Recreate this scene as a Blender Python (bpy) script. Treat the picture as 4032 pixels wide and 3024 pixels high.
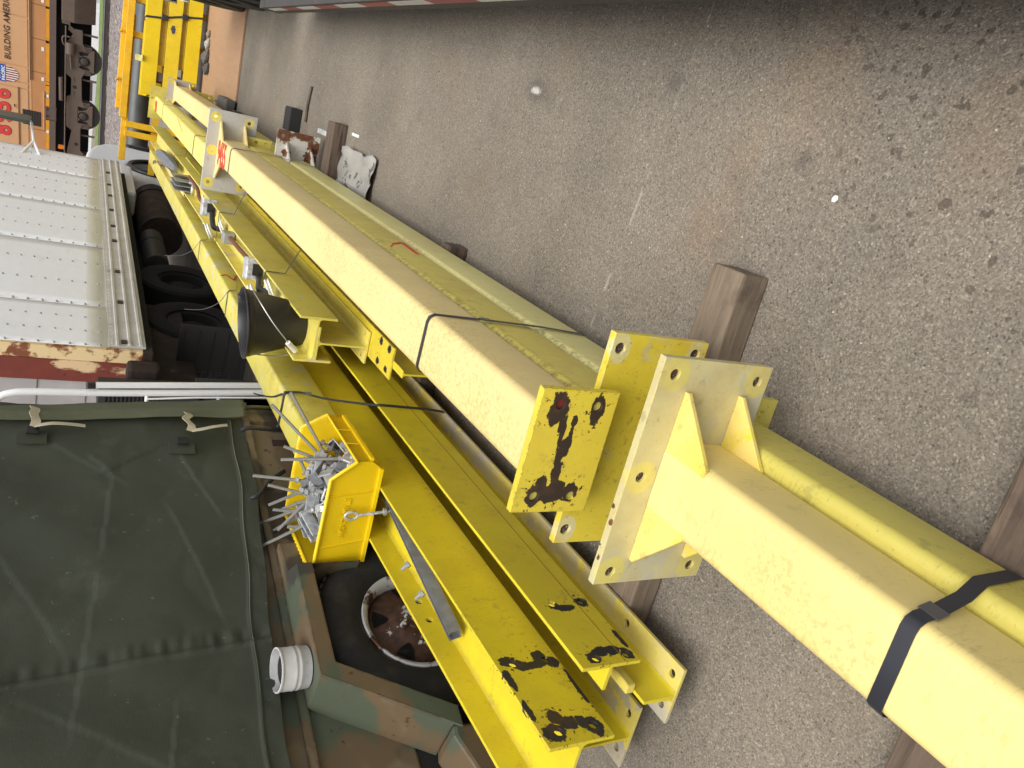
import bpy, bmesh, math, random
from mathutils import Vector, Matrix, noise as mnoise
R = math.radians
random.seed(7)
for o in list(bpy.data.objects): bpy.data.objects.remove(o)
scn = bpy.context.scene
COL = scn.collection

# ---------------------------------------------------------------- camera
H = 1.6
F_PX, PITCH, ROLL, YAW = 3036.5, R(30.736), R(4.084), R(20.347)
fw = Vector((-math.sin(YAW)*math.cos(PITCH), math.cos(YAW)*math.cos(PITCH), -math.sin(PITCH)))
r0 = fw.cross(Vector((0, 0, 1))).normalized(); u0 = r0.cross(fw)
rt = math.cos(ROLL)*r0 + math.sin(ROLL)*u0
up = -math.sin(ROLL)*r0 + math.cos(ROLL)*u0
cam = bpy.data.cameras.new('camera'); camo = bpy.data.objects.new('camera', cam); COL.objects.link(camo)
cx, cy, cz = -up, rt, -fw            # the photo is a portrait picture lying on its side
camo.matrix_world = Matrix(((cx.x, cy.x, cz.x, 0), (cx.y, cy.y, cz.y, 0), (cx.z, cy.z, cz.z, H), (0, 0, 0, 1)))
cam.sensor_width = 36; cam.lens = 36*F_PX/4032; cam.clip_start = .02; cam.clip_end = 2000
scn.camera = camo

# ---------------------------------------------------------------- light: bright overcast
w = bpy.data.worlds.new('World'); scn.world = w; w.use_nodes = True
wn = w.node_tree.nodes; wl = w.node_tree.links
bg = wn['Background']
SUN_EL, SUN_AZ = R(66), R(168)       # azimuth measured from +Y towards +X
sky = wn.new('ShaderNodeTexSky'); sky.sky_type = 'NISHITA'; sky.sun_disc = False
sky.sun_elevation = SUN_EL; sky.sun_rotation = SUN_AZ; sky.dust_density = 6; sky.air_density = 1.2; sky.ozone_density = .6
hsv = wn.new('ShaderNodeHueSaturation'); hsv.inputs['Saturation'].default_value = .22
wl.new(sky.outputs[0], hsv.inputs['Color']); wl.new(hsv.outputs[0], bg.inputs['Color'])
bg.inputs['Strength'].default_value = .15
sd = bpy.data.lights.new('sun', 'SUN'); sd.energy = 1.45; sd.angle = R(42); sd.color = (1, .965, .9)
so = bpy.data.objects.new('sun', sd); COL.objects.link(so)
sv = Vector((math.sin(SUN_AZ)*math.cos(SUN_EL), math.cos(SUN_AZ)*math.cos(SUN_EL), math.sin(SUN_EL)))
so.rotation_euler = sv.to_track_quat('Z', 'Y').to_euler(); so.location = (0, 0, 30)
scn.view_settings.view_transform = 'Standard'; scn.view_settings.look = 'None'
scn.view_settings.exposure = .34; scn.view_settings.gamma = 1
scn.view_settings.use_curve_mapping = False
scn.render.engine = 'CYCLES'
scn.render.resolution_x = 1024; scn.render.resolution_y = 768

# ---------------------------------------------------------------- helpers
def S(r, g, b):
    f = lambda c: (c/255/12.92 if c/255 <= .04045 else ((c/255+.055)/1.055)**2.4)
    return (f(r), f(g), f(b), 1)

class NT:
    def __init__(s, name):
        s.m = bpy.data.materials.new(name); s.m.use_nodes = True
        s.t = s.m.node_tree; s.n = s.t.nodes; s.b = s.n['Principled BSDF']
        s._pos = None
    def new(s, t, **k):
        x = s.n.new(t)
        for a, v in k.items(): setattr(x, a, v)
        return x
    def put(s, sock, v):
        if hasattr(v, 'is_output'): s.t.links.new(v, sock)
        else:
            if isinstance(v, (tuple, list)) and sock.type == 'RGBA' and len(v) == 3: v = (*v, 1)
            sock.default_value = v
    def pos(s):
        if s._pos is None: s._pos = s.new('ShaderNodeNewGeometry').outputs['Position']
        return s._pos
    def objc(s): return s.new('ShaderNodeTexCoord').outputs['Object']
    def map(s, v, scale=(1, 1, 1), loc=(0, 0, 0), rot=(0, 0, 0)):
        x = s.new('ShaderNodeMapping'); s.put(x.inputs[0], v)
        x.inputs['Scale'].default_value = scale; x.inputs['Location'].default_value = loc; x.inputs['Rotation'].default_value = rot
        return x.outputs[0]
    def noise(s, scale, detail=4, rough=.55, v=None, col=False, dist=0):
        x = s.new('ShaderNodeTexNoise'); s.put(x.inputs['Vector'], v if v is not None else s.pos())
        x.inputs['Scale'].default_value = scale; x.inputs['Detail'].default_value = detail; x.inputs['Roughness'].default_value = rough
        x.inputs['Distortion'].default_value = dist
        return x.outputs['Color' if col else 'Fac']
    def voro(s, scale, feat='F1', v=None, out='Distance', rnd=1):
        x = s.new('ShaderNodeTexVoronoi', feature=feat); s.put(x.inputs['Vector'], v if v is not None else s.pos())
        x.inputs['Scale'].default_value = scale; x.inputs['Randomness'].default_value = rnd
        return x.outputs[out]
    def math(s, op, a, b=0, c=0, clamp=False):
        x = s.new('ShaderNodeMath', operation=op, use_clamp=clamp)
        for i, v in enumerate((a, b, c)): s.put(x.inputs[i], v)
        return x.outputs[0]
    def vm(s, op, a, b=(0, 0, 0), out=0):
        x = s.new('ShaderNodeVectorMath', operation=op); s.put(x.inputs[0], a); s.put(x.inputs[1], b)
        return x.outputs[out]
    def step(s, v, lo, hi):
        x = s.new('ShaderNodeMapRange', interpolation_type='SMOOTHSTEP'); s.put(x.inputs[0], v)
        x.inputs[1].default_value = lo; x.inputs[2].default_value = hi
        return x.outputs[0]
    def ramp(s, v, stops):
        x = s.new('ShaderNodeValToRGB'); s.put(x.inputs[0], v); e = x.color_ramp.elements
        while len(e) < len(stops): e.new(.5)
        for q, (p, c) in zip(e, stops): q.position = p; q.color = c if len(c) == 4 else (*c, 1)
        return x.outputs[0]
    def mix(s, f, a, b, mode='MIX'):
        x = s.new('ShaderNodeMix', data_type='RGBA', blend_type=mode)
        s.put(x.inputs[0], f); s.put(x.inputs[6], a); s.put(x.inputs[7], b)
        return x.outputs[2]
    def bump(s, h, strength=.3, dist=.002):
        x = s.new('ShaderNodeBump'); s.put(x.inputs['Height'], h); x.inputs['Strength'].default_value = strength; x.inputs['Distance'].default_value = dist
        s.t.links.new(x.outputs[0], s.b.inputs['Normal'])
    def blobs(s, pts, amp=.5, nscale=35, detail=5, edge=.06):
        """union of noisy ellipsoids given as (x,y,z,rx,ry,rz) in world metres"""
        nz = s.math('MULTIPLY', s.math('SUBTRACT', s.noise(nscale, detail, .65), .5), amp)
        out = None
        for (x, y, z, a, b, c) in pts:
            q = s.vm('MULTIPLY', s.vm('SUBTRACT', s.pos(), (x, y, z)), (1/a, 1/b, 1/c))
            l = s.math('ADD', s.vm('LENGTH', q, out=1), nz)
            out = l if out is None else s.math('MINIMUM', out, l)
        return s.math('SUBTRACT', 1, s.step(out, 1-edge, 1+edge))
    def out(s, col, rough=.5, metal=0, spec=.5):
        s.put(s.b.inputs['Base Color'], col); s.put(s.b.inputs['Roughness'], rough); s.put(s.b.inputs['Metallic'], metal)
        s.b.inputs['Specular IOR Level'].default_value = spec
        return s.m

def paint(name, base, dirt=.35, dirtcol=(.16, .13, .06, 1), rough=.42, chips=(), chipcol=(.022, .02, .022, 1), rust=(), rings=(), ringcol=None,
          fade=None, fadeamt=0., var=.12, edge=.5, edgecol=None, stretch=(1, 1, 1), scuff=0., scuffzone=None, grime=None, spray=None):
    t = NT(name)
    p = t.map(t.pos(), stretch)
    v = t.noise(2.3, 6, .62, v=p)
    c = t.mix(1, base, t.ramp(v, [(.3, (1-var, 1-var*1.05, 1-var*1.3)), (.7, (1+var*.35,)*3)]), 'MULTIPLY')
    if fade is not None:
        f1 = t.step(t.noise(8.5, 9, .66, v=p), .60-.13*fadeamt, .63-.13*fadeamt)
        f2 = t.step(t.noise(2.6, 3, .5), .42, .62)
        c = t.mix(t.math('MULTIPLY', t.math('MULTIPLY', f1, f2), .85), c, fade)
    if rings:
        c = t.mix(t.math('MULTIPLY', t.blobs(rings, .3, 50, 4, .08), .85), c, ringcol)
    big = t.math('MULTIPLY', t.step(t.noise(4.5, 8, .68, v=p), .44, .66), min(.75, dirt*1.5+.12))
    c = t.mix(big, c, (base[0]*.80, base[1]*.72, base[2]*.62+.012, 1))
    sm = t.math('MULTIPLY', t.step(t.noise(13, 9, .75, v=p), .575, .63), dirt)
    c = t.mix(sm, c, dirtcol)
    fine = t.math('MULTIPLY', t.step(t.noise(120, 3, .6, v=p), .64, .69), min(1, dirt*1.2))
    c = t.mix(fine, c, dirtcol)
    if scuff:
        sp = t.map(t.pos(), (14, 60, 14), rot=(.1, .2, .5))
        a = t.step(t.noise(1.6, 7, .78, v=sp), .54, .60)
        b = t.step(t.noise(2.6, 3, .6), .46, .60)
        c = t.mix(t.math('MULTIPLY', t.math('MULTIPLY', a, b), scuff), c, tuple(k*.5 for k in base[:3])+(1,))
    if scuffzone:
        a = t.step(t.noise(70, 8, .8), .50, .57); z = t.blobs(scuffzone, 1.2, 9, 5, .6)
        c = t.mix(t.math('MULTIPLY', t.math('MULTIPLY', a, z), .42), c, (.33, .25, .10, 1))
    if grime:
        a = t.step(t.noise(55, 9, .8), .46, .58); z = t.blobs(grime, 1.9, 5, 8, .9)
        c = t.mix(t.math('MULTIPLY', t.math('MULTIPLY', a, z), .62), c, (.07, .06, .025, 1))
    if spray:
        c = t.mix(t.math('MULTIPLY', t.blobs(spray, .9, 14, 6, .5), .55), c, (.72, .16, .05, 1))
    if edge:
        bv = t.new('ShaderNodeBevel', samples=3); bv.inputs['Radius'].default_value = .006
        g = t.new('ShaderNodeNewGeometry')
        e = t.math('SUBTRACT', 1, t.vm('DOT_PRODUCT', bv.outputs[0], g.outputs['Normal'], out=1))
        e = t.math('MULTIPLY', t.step(e, .03, .12), t.step(t.noise(30, 6, .7), .47, .55))
        c = t.mix(t.math('MULTIPLY', e, edge), c, edgecol or (.06, .045, .025, 1))
    r = rough
    if chips:
        m = t.blobs(chips, 1.55, 44, 9, .04)
        sp2 = t.math('MULTIPLY', t.step(t.noise(85, 3, .6), .62, .64), t.blobs([(a, b, q, d*2.0, e2*2.0, f2*2.0) for a, b, q, d, e2, f2 in chips], .8, 12, 3, .3))
        m = t.math('MAXIMUM', m, sp2)
        cc = t.mix(t.step(t.noise(22, 5, .6), .5, .62), chipcol, t.mix(.5, chipcol, (.075, .035, .018, 1)))
        c = t.mix(m, c, cc)
        r = t.math('ADD', rough, t.math('MULTIPLY', m, .2))
    if rust:
        m = t.blobs(rust, 2.0, 40, 7, .1)
        c = t.mix(m, c, t.ramp(t.noise(60, 5), [(.3, (.05, .025, .015, 1)), (.7, (.2, .075, .03, 1))]))
    h = t.math('ADD', t.math('MULTIPLY', t.noise(45, 4), .4), t.noise(260, 2))
    t.bump(h, .09, .0015)
    return t.out(c, r)

def simple(name, col, rough=.6, metal=0, var=.15, nscale=8, bump=.1, bscale=60, spots=None, spot=(.6, .7), v_=None):
    t = NT(name); v = t.objc() if v_ is None else t.pos()
    c = t.mix(1, col, t.ramp(t.noise(nscale, 6, .6, v=v), [(.25, (1-var,)*3), (.75, (1+var,)*3)]), 'MULTIPLY')
    if spots: c = t.mix(t.step(t.noise(nscale*2.3, 8, .7, v=v), *spot), c, spots)
    t.bump(t.noise(bscale, 5, .6, v=v), bump, .003)
    return t.out(c, rough, metal)

def shade(me, ang=38):
    for p in me.polygons: p.use_smooth = True
    try: me.set_sharp_from_angle(angle=R(ang))
    except Exception: pass

def obj(name, bm, mat, parent=None, smooth=None, bevel=0., kind=None, label=None):
    """bm is in world coordinates; the object's origin is its parent's"""
    bmesh.ops.recalc_face_normals(bm, faces=bm.faces)
    me = bpy.data.meshes.new(name)
    off = Vector((0, 0, 0))
    if parent is not None:
        q = parent
        while q is not None: off += q.location; q = q.parent
    bm.transform(Matrix.Translation(-off))
    bm.to_mesh(me); bm.free()
    me.materials.append(mat)
    o = bpy.data.objects.new(name, me); COL.objects.link(o)
    if parent is not None: o.parent = parent
    if smooth: shade(me, smooth)
    if bevel:
        b = o.modifiers.new('bevel', 'BEVEL'); b.width = bevel; b.segments = 2; b.limit_method = 'ANGLE'; b.angle_limit = R(50); b.harden_normals = False
    if kind: o['kind'] = kind
    if label: o['label'] = label
    return o

def tag(o, label, cat, group=None):
    o['label'] = label; o['category'] = cat
    if group: o['group'] = group
    return o

def thing(name, label, cat, loc=(0, 0, 0), group=None):
    o = bpy.data.objects.new(name, None); o.empty_display_size = .1; COL.objects.link(o); o.location = loc
    return tag(o, label, cat, group)

def BM(): return bmesh.new()
def box(bm, x0, x1, y0, y1, z0, z1, m=None):
    vs = [bm.verts.new((x, y, z)) for x in (x0, x1) for y in (y0, y1) for z in (z0, z1)]
    for f in ((0, 1, 3, 2), (4, 6, 7, 5), (0, 4, 5, 1), (2, 3, 7, 6), (0, 2, 6, 4), (1, 5, 7, 3)): bm.faces.new([vs[i] for i in f])
    if m is not None: bmesh.ops.transform(bm, matrix=m, verts=vs)
    return vs
def bx(*a, m=None):
    b = BM(); box(b, *a, m=m); return b
def frame(p0, p1):
    d = (Vector(p1)-Vector(p0)).normalized()
    a = Vector((0, 0, 1)) if abs(d.z) < .9 else Vector((1, 0, 0))
    u = d.cross(a).normalized(); return d, u, u.cross(d)
def cyl(bm, p0, p1, r0, r1=None, n=12, cap=True):
    r1 = r0 if r1 is None else r1
    d, u, v = frame(p0, p1); L = []
    for p, r in ((p0, r0), (p1, r1)):
        L.append([bm.verts.new(Vector(p)+r*(math.cos(2*math.pi*i/n)*u+math.sin(2*math.pi*i/n)*v)) for i in range(n)])
    for i in range(n): bm.faces.new((L[0][i], L[0][(i+1) % n], L[1][(i+1) % n], L[1][i]))
    if cap: bm.faces.new(L[0][::-1]); bm.faces.new(L[1])
def cy(*a, **k):
    b = BM(); cyl(b, *a, **k); return b
def path(bm, pts, r, n=8, cap=True):
    pts = [Vector(p) for p in pts]; L = []
    d, u, v = frame(pts[0], pts[1])
    for i, p in enumerate(pts):
        t = (pts[min(i+1, len(pts)-1)]-pts[max(i-1, 0)]).normalized()
        u = (u-t*u.dot(t)).normalized(); v = t.cross(u)
        rr = r[i] if isinstance(r, (list, tuple)) else r
        L.append([bm.verts.new(p+rr*(math.cos(2*math.pi*k/n)*u+math.sin(2*math.pi*k/n)*v)) for k in range(n)])
    for a, b in zip(L, L[1:]):
        for k in range(n): bm.faces.new((a[k], a[(k+1) % n], b[(k+1) % n], b[k]))
    if cap: bm.faces.new(L[0][::-1]); bm.faces.new(L[-1])
def pth(*a, **k):
    b = BM(); path(b, *a, **k); return b
def smoothpts(pts, n=5):
    pts = [Vector(p) for p in pts]; out = []
    for i in range(len(pts)-1):
        p0 = pts[max(i-1, 0)]; p1 = pts[i]; p2 = pts[i+1]; p3 = pts[min(i+2, len(pts)-1)]
        for k in range(n):
            t = k/n
            out.append(.5*((2*p1)+(-p0+p2)*t+(2*p0-5*p1+4*p2-p3)*t*t+(-p0+3*p1-3*p2+p3)*t**3))
    return out+[pts[-1]]
def lathe(bm, c, prof, n=32, axis=None):
    """prof: list of (r, h); axis default +Z"""
    ax = Vector(axis or (0, 0, 1)).normalized()
    d, u, v = frame((0, 0, 0), ax); c = Vector(c); L = []
    for r, h in prof: L.append([bm.verts.new(c+ax*h+r*(math.cos(2*math.pi*i/n)*u+math.sin(2*math.pi*i/n)*v)) for i in range(n)])
    for a, b in zip(L, L[1:]):
        for k in range(n): bm.faces.new((a[k], a[(k+1) % n], b[(k+1) % n], b[k]))
def ext(bm, poly, ax, lo, hi):
    """extrude a 2D polygon along axis ax ('x','y','z'); poly coords are the other two axes in xyz order"""
    def P(a, b, t): return {'x': (t, a, b), 'y': (a, t, b), 'z': (a, b, t)}[ax]
    A = [bm.verts.new(P(a, b, lo)) for a, b in poly]; B = [bm.verts.new(P(a, b, hi)) for a, b in poly]; n = len(poly)
    bm.faces.new(A); bm.faces.new(B[::-1])
    for i in range(n): bm.faces.new((A[i], A[(i+1) % n], B[(i+1) % n], B[i]))
    return A+B
def plate(poly, holes, ax, lo, hi, seg=18):
    """flat plate with round holes: poly and holes (a,b,r) in the plane across ax"""
    bm = BM()
    def P(a, b, t): return {'x': (t, a, b), 'y': (a, t, b), 'z': (a, b, t)}[ax]
    E = []
    def loop(pts):
        vs = [bm.verts.new(P(a, b, lo)) for a, b in pts]
        for i in range(len(vs)): E.append(bm.edges.new((vs[i], vs[(i+1) % len(vs)])))
    loop(poly)
    for a, b, r in holes: loop([(a+r*math.cos(2*math.pi*i/seg), b+r*math.sin(2*math.pi*i/seg)) for i in range(seg)])
    bmesh.ops.triangle_fill(bm, use_beauty=True, use_dissolve=False, edges=E)
    g = bmesh.ops.extrude_face_region(bm, geom=bm.faces[:])
    vs = [x for x in g['geom'] if isinstance(x, bmesh.types.BMVert)]
    bmesh.ops.translate(bm, verts=vs, vec=P(0, 0, hi-lo))
    return bm
def rect(a0, a1, b0, b1): return [(a0, b0), (a1, b0), (a1, b1), (a0, b1)]
def rrect(a0, a1, b0, b1, r, n=6):
    out = []
    for cx_, cy_, s in ((a1-r, b1-r, 0), (a0+r, b1-r, 90), (a0+r, b0+r, 180), (a1-r, b0+r, 270)):
        for i in range(n+1):
            t = R(s+90*i/n); out.append((cx_+r*math.cos(t), cy_+r*math.sin(t)))
    return out
def yawed(bm, px, py, deg):
    bmesh.ops.transform(bm, matrix=Matrix.Translation((px, py, 0)) @ Matrix.Rotation(R(deg), 4, 'Z') @ Matrix.Translation((-px, -py, 0)), verts=bm.verts)
    return bm
def ribbon(pts, width, th=.0012, wdir=(0, 1, 0)):
    """flat strap along pts, width along wdir"""
    bm = BM(); pts = [Vector(p) for p in pts]; wv = Vector(wdir).normalized()*width/2; L = []
    for i, p in enumerate(pts):
        t = (pts[min(i+1, len(pts)-1)]-pts[max(i-1, 0)]).normalized(); n = t.cross(wv).normalized()*th
        L.append([bm.verts.new(q) for q in (p-wv, p+wv, p+wv+n, p-wv+n)])
    for a, b in zip(L, L[1:]):
        for k in range(4): bm.faces.new((a[k], a[(k+1) % 4], b[(k+1) % 4], b[k]))
    bm.faces.new(L[0]); bm.faces.new(L[-1][::-1])
    return bm
def text_bm(s, size, depth, M, bold=0., spacing=1., shear=0.):
    cu = bpy.data.curves.new('lettering', 'FONT'); cu.body = s; cu.size = size; cu.extrude = depth; cu.offset = bold; cu.space_character = spacing; cu.shear = shear
    cu.resolution_u = 3
    o = bpy.data.objects.new('lettering', cu); COL.objects.link(o)
    me = bpy.data.meshes.new_from_object(o.evaluated_get(bpy.context.evaluated_depsgraph_get()))
    bm = BM(); bm.from_mesh(me); bpy.data.objects.remove(o); bpy.data.curves.remove(cu); bpy.data.meshes.remove(me)
    bm.transform(M); return bm
def basis(o, x, y):
    x = Vector(x).normalized(); y = Vector(y).normalized(); z = x.cross(y); o = Vector(o)
    return Matrix(((x.x, y.x, z.x, o.x), (x.y, y.y, z.y, o.y), (x.z, y.z, z.z, o.z), (0, 0, 0, 1)))
#@@PART2
# ---------------------------------------------------------------- ground
def asphalt():
    t = NT('worn_asphalt'); p = t.pos()
    base = t.ramp(t.noise(.9, 6, .6), [(.3, S(106, 100, 91)), (.5, S(121, 114, 104)), (.72, S(135, 127, 115))])
    cell = t.voro(230, out='Color'); x = t.new('ShaderNodeSeparateColor'); t.put(x.inputs[0], cell); r = x.outputs[0]
    c = t.mix(1, base, t.ramp(r, [(0, (.66, .65, .64)), (.35, (.88, .88, .87)), (.7, (1.06, 1.05, 1.03)), (.9, (1.2, 1.19, 1.16)), (.98, (1.5, 1.48, 1.42))]), 'MULTIPLY')
    cell2 = t.voro(95, out='Color'); x2 = t.new('ShaderNodeSeparateColor'); t.put(x2.inputs[0], cell2)
    g2 = t.math('MULTIPLY', t.step(x2.outputs[1], .9, .95), t.math('SUBTRACT', 1, t.step(t.voro(95), .25, .42)))
    c = t.mix(t.math('MULTIPLY', g2, .4), c, S(176, 170, 158))
    d2 = t.math('MULTIPLY', t.step(x2.outputs[2], .93, .96), t.math('SUBTRACT', 1, t.step(t.voro(95), .2, .4)))
    c = t.mix(t.math('MULTIPLY', d2, .6), c, S(58, 53, 49))
    # brown and rust tinted areas
    c = t.mix(t.math('MULTIPLY', t.step(t.noise(2.1, 5, .6), .5, .7), .16), c, S(128, 108, 84))
    rst = t.blobs([(-.13, 1.72, 0, .10, .10, 1), (.1, 1.66, 0, .14, .07, 1), (.3, 1.5, 0, .16, .1, 1), (.22, 1.02, 0, .12, .08, 1)], 2.4, 5, 7, .9)
    c = t.mix(t.math('MULTIPLY', rst, .13), c, S(150, 112, 74))
    # oil and water drops near the camera
    dd = t.vm('ADD', p, t.vm('MULTIPLY', t.vm('SUBTRACT', t.noise(30, 3, col=True), (.5, .5, .5)), (.05, .05, 0)))
    zone = t.blobs([(.45, .95, 0, .62, .50, 1), (.2, .75, 0, .45, .45, 1)], .8, 4, 4, .45)
    v1 = t.voro(34, v=dd); rr = t.new('ShaderNodeSeparateColor'); t.put(rr.inputs[0], t.voro(34, out='Color', v=dd))
    drop = t.math('SUBTRACT', 1, t.step(t.math('SUBTRACT', v1, t.math('MULTIPLY', t.math('MULTIPLY', rr.outputs[0], rr.outputs[0]), .46)), -.05, .03))
    c = t.mix(t.math('MULTIPLY', t.math('MULTIPLY', drop, zone), .62), c, S(66, 57, 49))
    v3 = t.voro(9, v=dd); r3 = t.new('ShaderNodeSeparateColor'); t.put(r3.inputs[0], t.voro(9, out='Color', v=dd))
    drop2 = t.math('SUBTRACT', 1, t.step(t.math('SUBTRACT', v3, t.math('MULTIPLY', t.step(r3.outputs[1], .72, 1), .4)), -.08, .05))
    c = t.mix(t.math('MULTIPLY', drop2, .16), c, S(74, 69, 64))
    # dark stains, the pale spill, a chalky scratch
    c = t.mix(t.math('MULTIPLY', t.blobs([(.19, 2.9, 0, .045, .10, 1), (.12, 1.46, 0, .03, .03, 1), (.27, 2.05, 0, .03, .035, 1)], 1.9, 16, 7, .6), .4), c, S(70, 66, 62))
    c = t.mix(t.math('MULTIPLY', t.blobs([(.187, 2.915, 0, .012, .035, 1)], 2.6, 60, 7, .5), .75), c, S(205, 202, 194))
    ln = t.math('ABSOLUTE', t.math('ADD', t.math('MULTIPLY', t.vm('DOT_PRODUCT', p, (.13, .99, 0), out=1), 1), -2.03))
    ln = t.math('MULTIPLY', t.math('SUBTRACT', 1, t.step(ln, .003, .009)), t.step(t.noise(9, 4), .5, .6))
    c = t.mix(t.math('MULTIPLY', ln, .3), c, S(190, 186, 178))
    h = t.math('ADD', t.math('MULTIPLY', t.voro(230), -1), t.math('MULTIPLY', t.noise(330, 2), .5))
    t.bump(h, .55, .004)
    return t.out(c, .88, spec=.3)
g = BM(); n = 12
vs = [[g.verts.new((-200+400*i/n, -200+400*j/n, 0)) for j in range(n+1)] for i in range(n+1)]
for i in range(n):
    for j in range(n): g.faces.new((vs[i][j], vs[i+1][j], vs[i+1][j+1], vs[i][j+1]))
obj('ground', g, asphalt(), kind='structure')

# ---------------------------------------------------------------- paints
CREAM = (.80, .64, .28, 1); LEMON = (.60, .525, .115, 1); GOLD = (.665, .55, .026, 1); PALE = (.66, .61, .25, 1)
GREY = (.46, .45, .42, 1); BONE = (.60, .57, .48, 1)
def holes_rings(hs, y, r): return [(x, y, z, r, r, r) for x, z in hs]

m_creamB = paint('cream_paint_scuffed', CREAM, dirt=.12, scuff=.3, edge=.25, scuffzone=[(-.62, 1.95, .655, .13, .42, .1), (-.60, 2.9, .655, .07, .7, .1), (-.68, 1.6, .655, .1, .2, .1)])
m_lemon = paint('lemon_paint', LEMON, dirt=.3, scuff=.35, edge=.55)
m_lemon2 = paint('lemon_paint_dirty', (.64, .54, .115, 1), dirt=.35, scuff=.3, edge=.7, grime=[(-.56, 2.4, .462, .016, 1.5, .022), (-.56, 4.2, .462, .010, 1.2, .014)])
m_pale = paint('pale_yellow_paint', PALE, dirt=.2, scuff=.25, edge=.4, grime=[(-.56, 1.9, .272, .008, .5, .01), (-.56, 3.3, .272, .006, .4, .008)])
m_creamA = paint('cream_paint_marked', (.79, .635, .245, 1), dirt=.14, scuff=.35, edge=.15, scuffzone=[(-.62, .78, .445, .06, .09, .05), (-.66, .62, .445, .05, .09, .05), (-.69, .95, .445, .03, .03, .05)], spray=[(-.70, .06, .445, .09, .12, .1)])
m_gold = paint('gold_paint', GOLD, dirt=.25, edge=.8, edgecol=(.62, .5, .12, 1))
m_goldp = paint('gold_paint_pale', (.72, .62, .12, 1), dirt=.3, fade=(.5, .47, .36, 1), fadeamt=.5, edge=.6, edgecol=(.6, .55, .2, 1))
m_goldd = paint('dusty_gold_paint', (.64, .56, .11, 1), dirt=.3, scuff=.25, fade=(.50, .47, .34, 1), fadeamt=.35, edge=.8, edgecol=(.66, .58, .16, 1))
m_gpr = paint('gold_over_primer', (.62, .52, .12, 1), dirt=.25, fade=(.36, .34, .33, 1), fadeamt=1.1, edge=.8, edgecol=(.55, .44, .1, 1))
m_rustplate = paint('flaking_white_paint', (.55, .54, .5, 1), dirt=.3, rust=[(-.40, 5.8, .30, .05, .1, .06), (-.44, 5.8, .08, .05, .1, .05), (-.53, 5.8, .1, .05, .1, .05), (-.38, 5.8, .16, .03, .1, .08), (-.52, 5.8, .27, .03, .1, .03)], edge=.8)

# ---------------------------------------------------------------- columns of square tube
def tube(parent, x0, x1, z0, z1, y0, y1, mat, r=.026):
    b = BM(); ext(b, rrect(x0, x1, z0, z1, r), 'y', y0, y1)
    return obj('tube', b, mat, parent, smooth=30)
def gussets(parent, x0, x1, z0, z1, yp, sgn, mat, w=.122, l=.128, th=.012):
    for s, xe in ((1, x1), (-1, x0)):
        for zt in (z1-.001, z0+th+.001):
            b = BM(); ext(b, [(xe-s*.03, yp), (xe+s*w, yp), (xe+s*w, yp+sgn*.012), (xe-s*.004, yp+sgn*l), (xe-s*.03, yp+sgn*l)], 'z', zt-th, zt)
            obj('gusset', b, mat, parent, bevel=.002)
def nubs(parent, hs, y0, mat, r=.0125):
    for x, z in hs: obj('hole_plug', cy((x, y0+.008, z), (x, y0+.018, z), r+.0005, n=14), mat, parent)  # backing discs added inside the drilled holes so nothing bright shows through

# --- near stack
root = thing('steel_column', 'cream square steel column under a black strap, end plate welded on with four gussets', 'column', (-.624, 0, .27))
tube(root, -.711, -.537, .270, .445, -1.1, 1.149, m_creamA)
hs = [(-.38, .486), (-.38, .240), (-.622, .488), (-.864, .486), (-.862, .243), (-.622, .242)]
m_plA = paint('grey_yellow_plate', (.53, .475, .24, 1), dirt=.35, fade=(.43, .42, .36, 1), fadeamt=1.0, rings=[(x, 1.15, z, .040, .040, .040) for x, z in hs], ringcol=(.60, .52, .13, 1), edge=.9,
              edgecol=(.68, .56, .16, 1), rust=[(-.70, 1.165, .527, .006, .008, .003), (-.735, 1.155, .527, .009, .01, .003), (-.80, 1.168, .527, .005, .008, .003), (-.83, 1.16, .527, .010, .008, .003)])
obj('base_plate', plate(rect(-.896, -.343, .205, .525), [(x, z, .0125) for x, z in hs], 'y', 1.15, 1.17), m_plA, root, bevel=.0015)
m_plug = simple('rusted_hole_dirt', S(70, 50, 44), .9, var=.5, nscale=90, spots=(.35, .31, .27, 1), spot=(.56, .6), v_=1)  # rusty debris colour that also stands in for the dark of the holes
nubs(root, hs, 1.15, m_plug)
gussets(root, -.711, -.537, .270, .445, 1.15, -1, paint('gusset_paint', (.74, .58, .17, 1), dirt=.3, fade=(.70, .58, .05, 1), fadeamt=.9, edge=.3))

root = thing('steel_column', 'lemon square steel column lying under the strapped cream column', 'column', (-.59, 0, .095))
tube(root, -.677, -.503, .095, .268, -1.1, 1.235, m_lemon)
obj('end_plate', plate(rect(-.74, -.452, .040, .19), [(-.492, .085, .011), (-.70, .085, .011)], 'y', 1.236, 1.254), m_lemon, root, bevel=.0015)

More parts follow.
